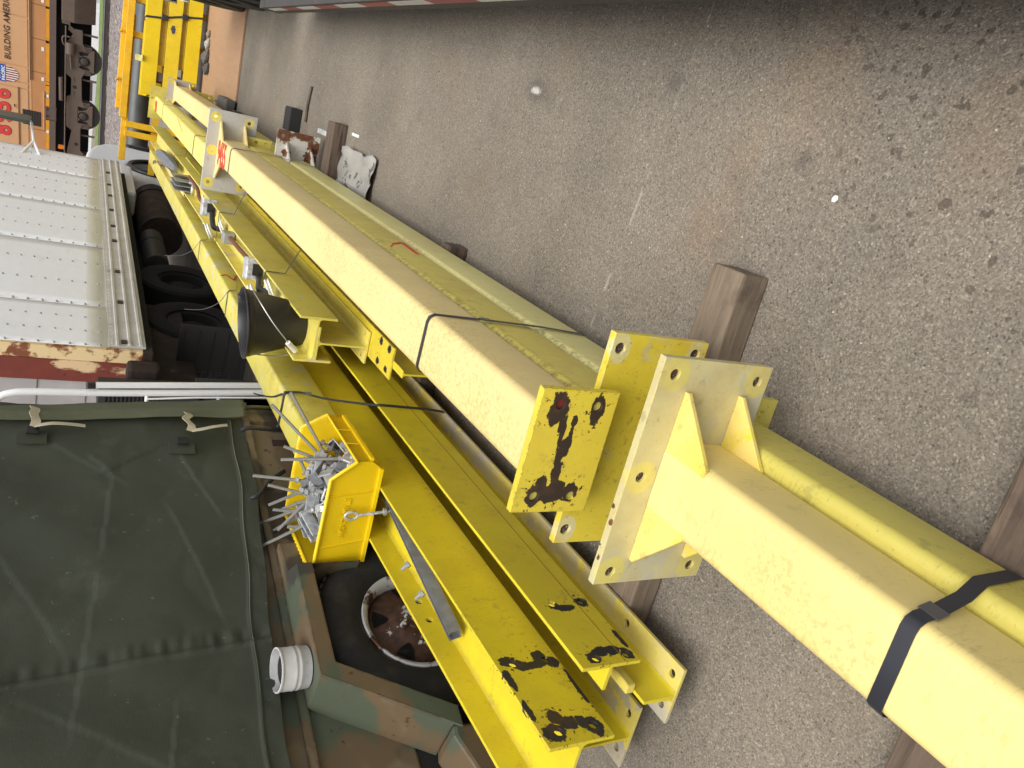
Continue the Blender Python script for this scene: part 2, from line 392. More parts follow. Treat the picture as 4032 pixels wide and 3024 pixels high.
# --- middle stack of three
root = thing('steel_column', 'cream square steel column on top of three, chipped cap plate and red spray numbers', 'column', (-.644, 3, .472))
tube(root, -.735, -.552, .472, .655, 1.357, 6.3, m_creamB)
ch = [(-.536, .613), (-.537, .508), (-.773, .615), (-.773, .510)]
chips = [(-.540, 1.335, .612, 0.0364, .05, 0.0234), (-.560, 1.335, .622, 0.0260, .05, 0.0208), (-.543, 1.335, .508, 0.0364, .05, 0.0208), (-.77, 1.335, .615, 0.0338, .05, 0.0221), (-.742, 1.335, .605, 0.0260, .05, 0.0182), (-.765, 1.335, .565, 0.0260, .05, 0.0390),
         (-.745, 1.335, .56, 0.0182, .05, 0.0260), (-.71, 1.335, .572, 0.0364, .05, 0.0130), (-.66, 1.335, .577, 0.0455, .05, 0.0104), (-.61, 1.335, .587, 0.0455, .05, 0.0072), (-.58, 1.335, .597, 0.0260, .05, 0.0065), (-.64, 1.335, .566, 0.0286, .05, 0.0130), (-.61, 1.335, .562, 0.0182, .05, 0.0065), (-.76, 1.335, .516, 0.0234, .05, 0.0234), (-.575, 1.335, .562, 0.0130, .05, 0.0078)]
m_cap = paint('chipped_yellow_plate', (.70, .56, .055, 1), dirt=.2, chips=chips, chipcol=(.032, .019, .012, 1), edge=.9, edgecol=(.05, .03, .02, 1))
obj('cap_plate', plate(rect(-.815, -.499, .455, .668), [(x, z, .0125) for x, z in ch], 'y', 1.335, 1.356), m_cap, root, bevel=.0012)
nubs(root, ch[1:], 1.335, m_lemon); nubs(root, ch[:1], 1.335, simple('red_primer', S(120, 40, 34), .6))
h6 = [(x, z) for x in (-.41, -.652, -.89) for z in (.45, .688)]
m_plB = paint('grey_plate_yellow_rings', GREY, dirt=.35, rings=[(x, 6.3, z, .038, .05, .038) for x, z in h6], ringcol=(.72, .58, .05, 1), edge=.8, edgecol=(.6, .58, .5, 1))
obj('base_plate', plate(rect(-.949, -.355, .395, .735), [(x, z, .014) for x, z in h6], 'y', 6.302, 6.325), m_plB, root, bevel=.0015)
gussets(root, -.735, -.552, .472, .655, 6.302, -1, m_creamB, w=.12, l=.2)
m_red = simple('red_spray_paint', S(196, 62, 44), .7, var=.2)
def fuzzy(o):
    return o
obj('spray_marking', text_bm('9455', .235, .0006, basis((-.728, 6.22, .6568), (0, -1, 0), (1, 0, 0)) @ Matrix.Scale(.78, 4, (1, 0, 0)), bold=.006, shear=-.2), m_red, root, label='red sprayed numbers')

root = thing('steel_column', 'lemon square steel column, middle of three, wide drilled base plate facing the near end', 'column', (-.644, 3, .285))
tube(root, -.733, -.554, .287, .470, 1.418, 6.22, m_lemon2)
h4 = [(-.408, .445), (-.404, .206), (-.905, .445), (-.905, .206), (-.652, .206)]
m_plB2 = paint('stained_yellow_plate', (.68, .55, .045, 1), dirt=.5, dirtcol=(.2, .17, .04, 1), fade=(.44, .42, .33, 1), fadeamt=.3, rings=[(x, 1.395, z, .04, .05, .03) for x, z in h4], ringcol=(.6, .55, .3, 1), edge=.9, edgecol=(.6, .58, .42, 1))
obj('base_plate', plate(rect(-.945, -.37, .170, .471), [(x, z, .0145) for x, z in h4], 'y', 1.395, 1.417), m_plB2, root, bevel=.0015)
nubs(root, h4, 1.395, m_plug, .0145)
obj('spray_marking', ribbon([(-.5536, 3.02, .432), (-.5536, 3.06, .412), (-.5536, 3.13, .375)], .007, .0004, (0, .3, 1)), m_red, root, label='red sprayed hook mark')
obj('spray_marking', ribbon([(-.5536, 3.10, .39), (-.5536, 3.165, .33), (-.5536, 3.06, .332), (-.5536, 2.95, .335)], .022, .0004, (0, .5, 1)), m_red, root, label='red sprayed hook mark')
obj('end_plate', plate(rect(-.80, -.495, .286, .47), [(-.525, .40, .012), (-.525, .33, .012), (-.77, .40, .012)], 'y', 6.221, 6.24), m_lemon, root, bevel=.0015)

root = thing('steel_column', 'pale square steel column, lowest of three, flaking rusty base plate at its far end', 'column', (-.644, 3.5, .098))
tube(root, -.735, -.552, .098, .283, 1.6, 5.8, m_pale)
obj('base_plate', plate([(-.92, .042), (-.365, .042), (-.365, .345), (-.548, .345), (-.548, .285), (-.92, .285)], [(-.405, .305, .014), (-.405, .08, .014)], 'y', 5.802, 5.822), m_rustplate, root, bevel=.0015)
gussets(root, -.735, -.552, .098, .283, 5.802, -1, m_rustplate, w=.11, l=.19)

# --- far stack
root = thing('steel_column', 'pale lemon square steel column with red scrawl beside the drilled grey plate', 'column', (-.79, 9, .47))
tube(root, -.885, -.69, .47, .655, 6.9, 11.9, paint('lemon_far', (.80, .74, .2, 1), dirt=.2, scuff=.2, edge=.3))
obj('end_plate', plate(rect(-.98, -.56, .43, .725), [(-.72, .69, .014), (-.62, .69, .014)], 'y', 11.902, 11.92), m_lemon, root)
obj('spray_marking', text_bm('988', .2, .0006, basis((-.872, 11.83, .6568), (0, -1, 0), (1, 0, 0)) @ Matrix.Scale(1.0, 4, (1, 0, 0)), bold=.004), m_red, root)
obj('spray_marking', ribbon([(-.70, 9.05, .6562), (-.735, 8.75, .6562), (-.77, 8.5, .6562)], .06, .0004, (0, 1, 0)), m_red, root)
root = thing('steel_column', 'cream square steel column ending in a grey base plate near the plywood sheet', 'column', (-.54, 9, .36))
tube(root, -.635, -.455, .352, .532, 6.6, 11., m_creamB)
h4c = [(-.42, .565), (-.42, .32), (-.66, .565), (-.66, .32)]
m_plC = paint('grey_plate_far', (.42, .41, .41, 1), dirt=.3, rings=[(x, 11, z, .035, .05, .035) for x, z in h4c], ringcol=(.6, .5, .06, 1))
obj('base_plate', plate(rect(-.70, -.385, .28, .605), [(x, z, .014) for x, z in h4c], 'y', 11.002, 11.025), m_plC, root)
gussets(root, -.635, -.455, .352, .532, 11.002, -1, m_creamB, w=.05, l=.2)
root = thing('steel_column', 'lemon square steel column at the bottom of the far stack beside a grey block', 'column', (-.64, 9, .1))
tube(root, -.73, -.55, .1, .28, 6.6, 10.9, m_lemon)
obj('end_plate', plate(rect(-.81, -.47, .08, .30), [(-.51, .25, .014), (-.51, .13, .014)], 'y', 10.902, 10.92), m_lemon, root)

# ---------------------------------------------------------------- H beams
def hbeam(label, side, xa, xb, za, zb, y0, y1, mats, tf=.011, tw=.008, h_flange=(), h_left=(), yaw=0, group=None, h_bot=(), y0web=None, name='steel_beam'):
    """side=True: web level, flanges upright at xa and xb. side=False: web upright, flanges level at za and zb."""
    root = thing(name, label, 'beam', ((xa+xb)/2, y0, za), group)
    mr, ml, mw = mats
    yw = y0 if y0web is None else y0web
    fr = .013
    if side:
        zm = (za+zb)/2
        f1 = plate(rect(y0, y1, za, zb), h_flange, 'x', xb-tf, xb); f2 = plate(rect(y0, y1, za, zb), h_left, 'x', xa, xa+tf)
        wp = [(xa+tf, zm-tw/2-fr), (xa+tf+fr*.3, zm-tw/2-fr*.3), (xa+tf+fr, zm-tw/2), (xb-tf-fr, zm-tw/2), (xb-tf-fr*.3, zm-tw/2-fr*.3), (xb-tf, zm-tw/2-fr),
              (xb-tf, zm+tw/2+fr), (xb-tf-fr*.3, zm+tw/2+fr*.3), (xb-tf-fr, zm+tw/2), (xa+tf+fr, zm+tw/2), (xa+tf+fr*.3, zm+tw/2+fr*.3), (xa+tf, zm+tw/2+fr)]
    else:
        xm = (xa+xb)/2
        f1 = plate(rect(xa, xb, y0, y1), h_flange, 'z', zb-tf, zb); f2 = plate(rect(xa, xb, yw, y1), h_bot, 'z', za, za+tf)
        wp = [(xm-tw/2-fr, za+tf), (xm+tw/2+fr, za+tf), (xm+tw/2+fr*.3, za+tf+fr*.3), (xm+tw/2, za+tf+fr), (xm+tw/2, zb-tf-fr), (xm+tw/2+fr*.3, zb-tf-fr*.3), (xm+tw/2+fr, zb-tf),
              (xm-tw/2-fr, zb-tf), (xm-tw/2-fr*.3, zb-tf-fr*.3), (xm-tw/2, zb-tf-fr), (xm-tw/2, za+tf+fr), (xm-tw/2-fr*.3, za+tf+fr*.3)]
    wb = BM(); ext(wb, wp, 'y', yw+.0005, y1-.0005)
    for b in (f1, f2, wb):
        if yaw: yawed(b, xb, y0, yaw)
    obj('flange', f1, mr, root, bevel=.0012); obj('flange', f2, ml, root, bevel=.0012); obj('web', wb, mw, root, smooth=50)
    return root

Y1 = 11.2
chI1 = [(-1.344, 1.425, .478, .05, 0.0189, 0.0275), (-1.344, 1.405, .445, .05, 0.0216, 0.0275), (-1.344, 1.40, .41, .05, 0.0149, 0.0375), (-1.344, 1.425, .375, .05, 0.0297, 0.0250), (-1.344, 1.40, .345, .05, 0.0243, 0.0200), (-1.344, 1.36, .506, .05, 0.0405, 0.0125),
        (-1.344, 1.165, .478, .05, 0.0297, 0.0312), (-1.344, 1.21, .45, .05, 0.0243, 0.0225), (-1.344, 1.185, .42, .05, 0.0243, 0.0250), (-1.344, 1.16, .358, .05, 0.0297, 0.0275), (-1.344, 1.18, .385, .05, 0.0243, 0.0175), (-1.344, 1.245, .510, .05, 0.0405, 0.0100), (-1.344, 1.30, .324, .05, 0.0675, 0.0088)]
m_I1 = paint('gold_paint_peeled', GOLD, dirt=.3, chips=chI1, edge=.85, edgecol=(.5, .4, .08, 1), scuff=.25)
chI2 = [(-1.201, 1.46, .345, .05, 0.0175, 0.0175), (-1.201, 1.452, .315, .05, 0.0149, 0.0275), (-1.201, 1.47, .25, .05, 0.0216, 0.0225), (-1.201, 1.245, .352, .05, 0.0216, 0.0225), (-1.201, 1.262, .32, .05, 0.0189, 0.0250), (-1.201, 1.262, .28, .05, 0.0175, 0.0275), (-1.201, 1.245, .245, .05, 0.0243, 0.0200), (-1.201, 1.30, .225, .05, 0.0405, 0.0088)]
m_I2 = paint('gold_paint_peeled_far', GOLD, dirt=.25, chips=chI2, edge=.85, edgecol=(.45, .36, .08, 1))
hbeam('wide gold steel beam on its side, black bare patches round its end holes, yellow bin on it', True, -1.575, -1.344, .320, .519, 1.12, Y1,
      (m_I1, m_gold, m_gold), h_flange=[(y, z, .0125) for y in (1.165, 1.416) for z in (.466, .359)], h_left=[(2.0, .472, .0125), (1.9, .472, .0125)])
root = thing('steel_tee', 'narrower gold steel tee on its side between the bin beam and the tubes', 'beam', (-1.201, 1.21, .218))
obj('flange', plate(rect(1.213, Y1, .218, .407), [(y, z, .012) for y in (1.243, 1.473) for z in (.347, .246)], 'x', -1.212, -1.201), m_I2, root, bevel=.0012)
obj('stem', bx(-1.285, -1.2115, 1.214, Y1-.01, .308, .318), m_gold, root)
obj('weld_seam', bx(-1.2011, -1.2002, 1.218, 3.2, .2672, .2686), simple('seam_dark', (.16, .11, .01, 1), .7), root)  # thin dark strip drawn as the seam line
hbeam('upright gold and grey primed beam in the bottom row under the bin beam', False, -1.634, -1.417, .100, .318, 1.25, Y1, (m_gold, m_gpr, m_gold), h_bot=[(-1.465, 1.285, .0125), (-1.465, 1.42, .0125), (-1.59, 1.285, .0125)])
root = thing('steel_tee', 'grey primed tee in the bottom row nearest the tubes, drilled flange down', 'beam', (-1.295, 1.155, .1))
obj('flange', plate(rect(-1.384, -1.205, 1.155, Y1), [(-1.243, 1.19, .012), (-1.243, 1.405, .012), (-1.345, 1.19, .012)], 'z', .100, .111), m_gpr, root, bevel=.0012)
b_ = BM(); ext(b_, [(-1.312, .1115), (-1.278, .1115), (-1.288, .122), (-1.290, .217), (-1.300, .217), (-1.302, .122)], 'y', 1.156, Y1-.002); obj('stem', b_, m_gold, root, smooth=50)
tag(obj('spacer_block', bx(-1.30, -1.27, 1.20, 1.29, .2175, .245), m_lemon2, bevel=.004), 'small dirty block wedged under the end of the narrower tee', 'block')
root = thing('steel_tube', 'pale yellow square tube strapped on top of the bin beam beyond the yellow bin', 'tube', (-1.4, 7, .521))
m_L = paint('pale_yellow_tube', (.64, .565, .10, 1), dirt=.35, scuff=.3, fade=(.55, .52, .36, 1), fadeamt=.55, edge=.6, edgecol=(.6, .55, .25, 1))
b_ = BM(); ext(b_, rrect(-1.488, -1.320, .521, .702, .012, 3), 'y', 2.90, 11.3); obj('tube', b_, m_L, root, smooth=30)
obj('spray_marking', ribbon([(-1.3192, 5.24, .595), (-1.3192, 5.12, .626), (-1.3192, 5.25, .66), (-1.3192, 5.20, .695)], .016, .0004, (0, .4, 1)), m_red, root)
hbeam('long gold beam on its side holding the black bucket', True, -1.165, -.954, .521, .690, 3.24, 11.6, (m_goldd, m_goldp, m_goldp), h_left=[(3.36, .57, .013)], yaw=.62)
hbeam('upright gold beam nested under the long bucket beam', False, -1.152, -.997, .358, .600, 3.235, 8.5, (m_goldd, m_goldp, m_goldd), tf=.01, h_bot=[(-1.02, 3.29, .011), (-1.125, 3.29, .011)])
chQ = [(-.99, 3.105, .355, .018, .022, .05), (-1.085, 3.105, .355, .018, .022, .05), (-.99, 2.995, .355, .02, .022, .05), (-1.085, 2.995, .355, .016, .02, .05)]
q = hbeam('low gold beam with chipped bolt holes tucked beside the three column stack', False, -1.112, -.968, .10, .355, 2.94, 8.5, (paint('gold_chipped', (.66, .53, .04, 1), dirt=.2, chips=chQ, edge=.9), m_gpr, m_gold), tf=.009,
      h_flange=[(-.99, 3.1, .009), (-1.085, 3.1, .009), (-.99, 3.0, .009), (-1.085, 3.0, .009)], h_bot=[(-1.0, 2.85, .011)], y0web=2.82)
root = thing('steel_box_tube', 'short rectangular cream tube, black inside, resting beyond the bucket', 'tube', (-1.25, 8, .521))
b_ = BM()
for a in ((-1.30, -1.21, 7.95, 11.2, .521, .527), (-1.30, -1.21, 7.95, 11.2, .641, .647), (-1.30, -1.294, 7.95, 11.2, .527, .641), (-1.216, -1.21, 7.95, 11.2, .527, .641)): box(b_, *a)
obj('tube', yawed(b_, -1.25, 7.95, 1.4), m_creamB, root)
obj('mouth_shade', yawed(bx(-1.293, -1.217, 8.0, 8.02, .528, .640), -1.25, 7.95, 1.4), simple('shadowed_steel', (.02, .018, .015, 1), .8), root)  # dark sheet across the tube mouth stands in for the shade inside

# ---------------------------------------------------------------- timbers
def wood(name, a, b, rot=(0, 0, 0)):
    t = NT(name); p = t.map(t.pos(), (3, 38, 38))
    g_ = t.noise(1.2, 8, .7, v=p, dist=.6)
    c = t.ramp(g_, [(.3, a), (.52, b), (.72, tuple(min(1, k*1.35) for k in b[:3])+(1,))])
    c = t.mix(t.math('MULTIPLY', t.step(t.noise(7, 6, .65), .5, .72), .6), c, tuple(k*.45 for k in a[:3])+(1,))
    crack = t.step(t.noise(.8, 4, .6, v=t.map(t.pos(), (2, 60, 60))), .66, .69)
    c = t.mix(t.math('MULTIPLY', crack, .8), c, (.012, .01, .008, 1))
    t.bump(t.math('SUBTRACT', g_, t.math('MULTIPLY', crack, .6)), .5, .006)
    return t.out(c, .85)
m_wood = wood('weathered_timber', S(84, 73, 61), S(116, 102, 86)); m_wood2 = wood('dark_timber', S(62, 50, 42), S(92, 78, 66))
def timber(label, x0, x1, y0, y1, h, mat, yaw=0):
    b = BM(); segs = 8
    L = []
    for i in range(segs+1):
        x = x0+(x1-x0)*i/segs; jit = lambda a: (mnoise.noise(Vector((x*3, a, 1)))*.006)
        L.append([b.verts.new(c) for c in ((x, y0+jit(1), .001), (x, y1+jit(2), .001), (x, y1+jit(3), h-abs(jit(4))*.5), (x, y0+jit(5), h-abs(jit(6))*.5))])
    for p, q_ in zip(L, L[1:]):
        for k in range(4): b.faces.new((p[k], p[(k+1) % 4], q_[(k+1) % 4], q_[k]))
    b.faces.new(L[0]); b.faces.new(L[-1][::-1])
    if yaw: yawed(b, x1, y0, yaw)
    return tag(obj('timber', b, mat, bevel=.006), label, 'timber')
timber('split grey timber under the strapped cream column', -1.25, .02, .535, .665, .094, m_wood2, 2)
timber('brown square timber sticking out beside the drilled plate', -1.75, -.185, 1.43, 1.555, .094, m_wood)
timber('dark brown timber sticking out beside the crumpled sheet metal', -1.75, -.215, 5.33, 5.50, .094, m_wood2, 1)
timber('timber end peeping out under the pale column', -1.75, -.535, 3.18, 3.27, .094, m_wood2)
timber('timber under the far stack beside the plywood sheet', -1.8, -.5, 9.2, 9.32, .096, m_wood2)
#@@
# ---------------------------------------------------------------- straps
m_strap = NT('black_strapping'); m_strap.bump(m_strap.noise(90, 3), .15, .001); m_strap = m_strap.out(S(46, 47, 52), .38)
m_band = simple('dark_steel_band', S(62, 60, 54), .45, .3)
m_seal = simple('crimp_seal', S(120, 122, 126), .35, .8)
def loop(label, x0, x1, z0, z1, y, width, mat, slant=0., r=.02, seal=None, group=None):
    root = thing('strap', label, 'strap', ((x0+x1)/2, y, z0), group)
    pts = [(a, y+slant*(a-x0), b) for a, b in rrect(x0-.0015, x1+.0015, z0-.0015, z1+.0015, r, 5)]
    b = ribbon(pts+[pts[0]], width); obj('band', b, mat, root, smooth=60)
    if seal: obj('seal', bx(seal-.018, seal+.018, y+slant*(seal-x0)-width*.58, y+slant*(seal-x0)+width*.58, z1+.001, z1+.005), m_seal, root)
    return root
# wide strap on the near stack
root = thing('strap', 'wide black strap round the near pair of columns', 'strap', (-.6, .54, .1))
pts = [(-.713, .53, .16), (-.713, .531, .42), (-.709, .532, .437), (-.70, .533, .4465), (-.62, .535, .4465), (-.556, .537, .4465), (-.543, .538, .441), (-.5352, .539, .425), (-.532, .541, .38), (-.518, .549, .30), (-.5005, .56, .245), (-.5005, .566, .12)]
obj('band', ribbon(pts, .028, .0014), m_strap, root, smooth=60)
obj('seal', ribbon([(-.5345, .540, .405), (-.5305, .543, .37)], .036, .0035), m_seal, root)
root = thing('strap', 'narrow black strap round the near end of the three column stack', 'strap', (-.64, 2.03, .1))
pts = [(-.737, 2.035, .12), (-.737, 2.035, .63), (-.732, 2.035, .648), (-.716, 2.034, .6566), (-.575, 2.03, .6566), (-.559, 2.03, .652), (-.5505, 2.03, .635), (-.5465, 2.02, .46), (-.5455, 2.01, .27), (-.548, 1.99, .11)]
obj('band', ribbon(pts, .017), m_strap, root, smooth=60)
obj('seal', ribbon([(-.5475, 2.025, .49), (-.5462, 2.023, .455)], .021, .003), m_seal, root)
root = thing('strap', 'narrow black strap beside the red sprayed numbers', 'strap', (-.64, 5.7, .1))
pts = [(-.737, 5.7, .3), (-.737, 5.7, .63), (-.732, 5.7, .648), (-.716, 5.7, .6566), (-.575, 5.7, .6566), (-.559, 5.7, .652), (-.5505, 5.7, .635), (-.540, 5.66, .46), (-.543, 5.6, .27), (-.548, 5.55, .11)]
obj('band', ribbon(pts, .02), m_band, root, smooth=60)
loop('thin band round the far lemon column before the grey plate', -.887, -.688, .468, .657, 7.6, .02, m_band, group=None)
loop('thin band round the far lemon column near its red scrawl', -.887, -.688, .468, .657, 10.7, .02, m_band)
# slanting strap over the bin beams, with loose tail
root = thing('strap', 'black strap slanting across both gold beams behind the yellow bin', 'strap', (-1.4, 3.2, .5))
pts = [(-1.4905, 3.25, .53), (-1.4905, 3.247, .695), (-1.485, 3.246, .7045), (-1.40, 3.24, .7045), (-1.324, 3.233, .7045), (-1.316, 3.232, .695), (-1.30, 3.20, .64), (-1.28, 3.1, .575), (-1.25, 3.0, .50), (-1.205, 2.87, .409), (-1.1985, 2.86, .40), (-1.1985, 2.85, .30), (-1.1985, 2.84, .2), (-1.204, 2.83, .113)]
obj('band', ribbon(smoothpts(pts, 2), .02, .0015, (.1, .97, .1)), m_strap, root, smooth=60)
obj('tail', ribbon(smoothpts([(-1.33, 3.25, .707), (-1.36, 3.28, .74), (-1.365, 3.3, .78), (-1.36, 3.31, .82)], 4), .018, .0012, (0, 1, .2)), m_strap, root, smooth=60)
obj('seal', ribbon([(-1.29, 3.17, .63), (-1.275, 3.13, .612)], .026, .003, (.1, .97, .1)), m_seal, root)
for y, lab in ((4.85, 'dark steel band on the pale tube nearest the bucket with its tail curling up'), (6.2, 'dark steel band on the pale tube beyond the first with its tail curling up')):
    root = thing('strap', lab, 'strap', (-1.4, y, .52))
    obj('band', ribbon([(-1.4905, y, .53), (-1.4905, y, .698), (-1.485, y, .7045), (-1.324, y, .7045), (-1.3175, y, .698), (-1.30, y-.03, .66), (-1.18, y-.06, .68)], .013), m_band, root)
    obj('tail', ribbon(smoothpts([(-1.33, y+.01, .706), (-1.41, y+.02, .75), (-1.47, y+.05, .83), (-1.49, y+.08, .93)], 5), .010, .001, (0, 1, 0)), m_seal, root, smooth=60)
for y, lab in ((4.0, 'dark steel band round the bucket beam close behind the bucket'), (5.6, 'dark steel band round the bucket beam at the white trolley wheels'), (8.6, 'dark steel band round the far end of the bucket beam')):
    xo = -.0108*(y-3.24)
    root = thing('strap', lab, 'strap', (-1.06+xo, y, .52))
    obj('band', ribbon([(-1.167+xo, y, .53), (-1.167+xo, y, .69), (-1.162+xo, y, .693), (-.957+xo, y, .693), (-.952+xo, y, .688), (-.945+xo, y-.03, .60), (-.80, y-.1, .56)], .014), m_band, root)

# ---------------------------------------------------------------- black bucket
m_buck = NT('black_plastic'); c_ = m_buck.mix(m_buck.step(m_buck.noise(14, 7, .7), .6, .75), S(34, 33, 34), S(72, 66, 62)); m_buck.bump(m_buck.noise(30, 3), .1, .002); m_buck = m_buck.out(c_, .42)
m_white = simple('white_plastic', (.7, .7, .68, 1), .4); m_wire = simple('galvanised_wire', (.5, .5, .5, 1), .35, .8)
m_galv = NT('galvanised_steel'); v_ = m_galv.voro(60, out='Color'); x_ = m_galv.new('ShaderNodeSeparateColor'); m_galv.put(x_.inputs[0], v_)
c_ = m_galv.ramp(m_galv.math('ADD', m_galv.math('MULTIPLY', x_.outputs[0], .4), m_galv.math('MULTIPLY', m_galv.noise(22, 6), .6)), [(.2, S(140, 144, 148)), (.5, S(186, 188, 190)), (.8, S(225, 226, 226))])
m_galv.bump(m_galv.noise(140, 3), .1, .001); m_galv = m_galv.out(c_, .4, .35)
m_zinc = simple('zinc_dull', S(150, 152, 152), .5, .3, var=.25, nscale=30)
m_dsteel = simple('dark_steel', S(58, 56, 54), .5, .4, var=.3, nscale=30)
c0 = Vector((-1.062, 3.475, .606)); ax = Vector((-.10, .03, 1)).normalized()
root = thing('bucket', 'black plastic bucket with wire handle standing in the long gold beam', 'bucket', c0)
b = BM(); lathe(b, c0, [(0, 0), (.088, 0), (.097, .004), (.1005, .02), (.150, .238), (.151, .24), (.153, .242), (.155, .262), (.162, .264), (.165, .268), (.164, .272), (.158, .273), (.153, .268), (.148, .24), (.098, .02), (.09, .014), (0, .012)], 48, ax)
for v in b.verts:
    a = math.atan2(v.co.y-c0.y, v.co.x-c0.x); hgt = (v.co-c0).dot(ax)
    k = max(0, 1-abs(((a-R(70)+math.pi) % (2*math.pi))-math.pi)/.28)
    if hgt > .2: v.co += Vector((math.cos(a), math.sin(a), .2))*.022*k*k*(hgt-.2)/.07
obj('pail', b, m_buck, root, smooth=40)
hp = [c0+ax*.25+Vector((.157, -.03, 0)), c0+ax*.235+Vector((.135, -.125, 0)), c0+ax*.19+Vector((.06, -.175, -.01)), c0+ax*.13+Vector((-.02, -.19, -.02)), c0+ax*.085+Vector((-.07, -.175, -.02)), c0+ax*.12+Vector((-.125, -.10, 0)), c0+ax*.25+Vector((-.155, .03, 0))]
hd = obj('handle', pth(smoothpts(hp, 6), .0028, 6), m_wire, root, smooth=60)
obj('grip', cy(hp[3]+Vector((-.005, 0, -.003)), hp[4]+Vector((.0, 0, -.002)), .0125, n=14), m_white, hd, smooth=50)
obj('liner_bag', (lambda q: (lathe(q, c0+ax*.13+Vector((-.08, -.03, 0)), [(.0, .09), (.035, .075), (.045, .03), (.03, -.02), (0, -.04)], 10, (.3, .2, 1)), q)[1])(BM()), simple('clear_plastic_scrap', (.55, .57, .58, 1), .2), root, smooth=40)

# ---------------------------------------------------------------- festoon trolleys along the bucket beam
m_redpipe = simple('reddish_conduit', S(108, 62, 44), .6, var=.2)
root = thing('trolley_line', 'reddish conduit with galvanised boxes and white wheeled trolley lying along the bucket beam', 'trolley', (-1.07, 5.6, .61))
obj('conduit', pth(smoothpts([(-1.095, 5.36, .645), (-1.07, 4.9, .655), (-1.033, 4.46, .672)], 5), .014, 10), m_redpipe, root, smooth=60)
obj('conduit', pth(smoothpts([(-1.04, 6.06, .69), (-1.065, 6.4, .685), (-1.087, 6.7, .678), (-1.052, 6.95, .67), (-1.06, 7.6, .66)], 5), .015, 10), m_redpipe, root, smooth=60)
for (x, y, z, wa, wb, cm) in ((-1.03, 6.0, .655, (-1.141, 5.74, .705), (-1.105, 5.70, .668), (-1.093, 5.85, .691)), (-1.04, 4.35, .628, (-1.074, 3.98, .72), (-1.057, 3.98, .69), (-1.058, 4.15, .682))):
    M_ = Matrix.Translation((x, y, z)) @ Matrix.Rotation(.18, 4, 'Z')
    bxo = obj('junction_box', bx(-.06, .06, -.05, .05, .0, .1, m=M_), m_galv, root, bevel=.006)
    obj('cover', bx(-.034, .03, -.062, -.051, .012, .068, m=M_), m_buck, bxo)
    obj('cable_clamp', pth(smoothpts([(x-.02, y-.06, z+.03), (x-.03, y-.10, z+.035), cm, ((wa[0]+wb[0])/2, wa[1]+.03, (wa[2]+wb[2])/2), ((wa[0]+wb[0])/2+.01, wa[1]-.05, (wa[2]+wb[2])/2-.03)], 3), .019, 10), m_buck, root, smooth=40)
    dv = (Vector(wb)-Vector(wa)).normalized(); mid = (Vector(wa)+Vector(wb))/2; dv = Vector((.45, -.1, -.9)).normalized()
    for sg in (-1, 1):
        wl_ = BM(); lathe(wl_, mid+dv*.045*sg, [(0, -.016), (.025, -.016), (.048, -.014), (.055, -.008), (.046, 0), (.055, .008), (.048, .014), (.025, .016), (0, .016)], 24, dv)
        obj('wheel', wl_, m_white, root, smooth=40)
obj('end_block', bx(-.035, .035, -.055, .055, -.035, .035, m=Matrix.Translation((-1.102, 5.40, .65))), m_zinc, root, bevel=.004)
# far clutter on the beams: pulleys, rods, rope
root = thing('pulley_block', 'galvanised pulley block lying among rods beyond the bucket', 'pulley', (-1.12, 7.6, .62))
for dx in (-.045, -.005, .035): obj('cheek', bx(-1.14+dx, -1.132+dx, 7.5, 7.95, .62, .78), m_zinc, root, bevel=.003)
obj('sheave', cy((-1.19, 7.72, .70), (-1.09, 7.72, .70), .065, n=20), m_dsteel, root)
obj('shackle', pth(smoothpts([(-1.18, 7.38, .64), (-1.15, 7.3, .66), (-1.10, 7.3, .66), (-1.08, 7.38, .64), (-1.10, 7.5, .66)], 4), .012, 8), m_galv, root, smooth=60)
m_rope = simple('frayed_rope', S(120, 104, 84), .9, var=.4, nscale=60)
tag(obj('hoist_rope', pth(smoothpts([(-1.42, 10.7, .68), (-1.36, 10.5, .70), (-1.33, 10.2, .68), (-1.28, 9.8, .70), (-1.22, 9.4, .71), (-1.2, 9.0, .68)], 6), .022, 8), m_rope, smooth=60), 'frayed brown rope trailing over the far beam ends', 'rope')
tag(obj('canvas_scrap', (lambda q: (path(q, smoothpts([(-1.2, 10.2, .70), (-1.17, 9.6, .70), (-1.14, 9.0, .70), (-1.12, 8.4, .69)], 4), [.03, .04, .05, .055, .06, .055, .06, .05, .06, .05, .045, .04, .02], 7), q)[1])(BM()), simple('grey_canvas', S(112, 114, 120), .9, var=.3, nscale=25), smooth=30), 'grey canvas roll lying along the far beam', 'canvas')
rods = [((-1.55, 7.35, .53), (-1.18, 6.2, .60)), ((-1.56, 6.75, .55), (-1.10, 6.95, .62)), ((-1.44, 6.95, .56), (-1.28, 5.55, .54)), ((-1.40, 6.95, .545), (-1.24, 5.5, .54))]
for a, c in rods:
    pm = ((Vector(a)+Vector(c))/2)+Vector((0, 0, .012))
    tag(obj('bent_rod', pth(smoothpts([a, pm, c], 5), .009, 8), m_galv, smooth=60), 'bent galvanised rod lying across the far beams', 'rod', 'galvanised rods across the far beams')

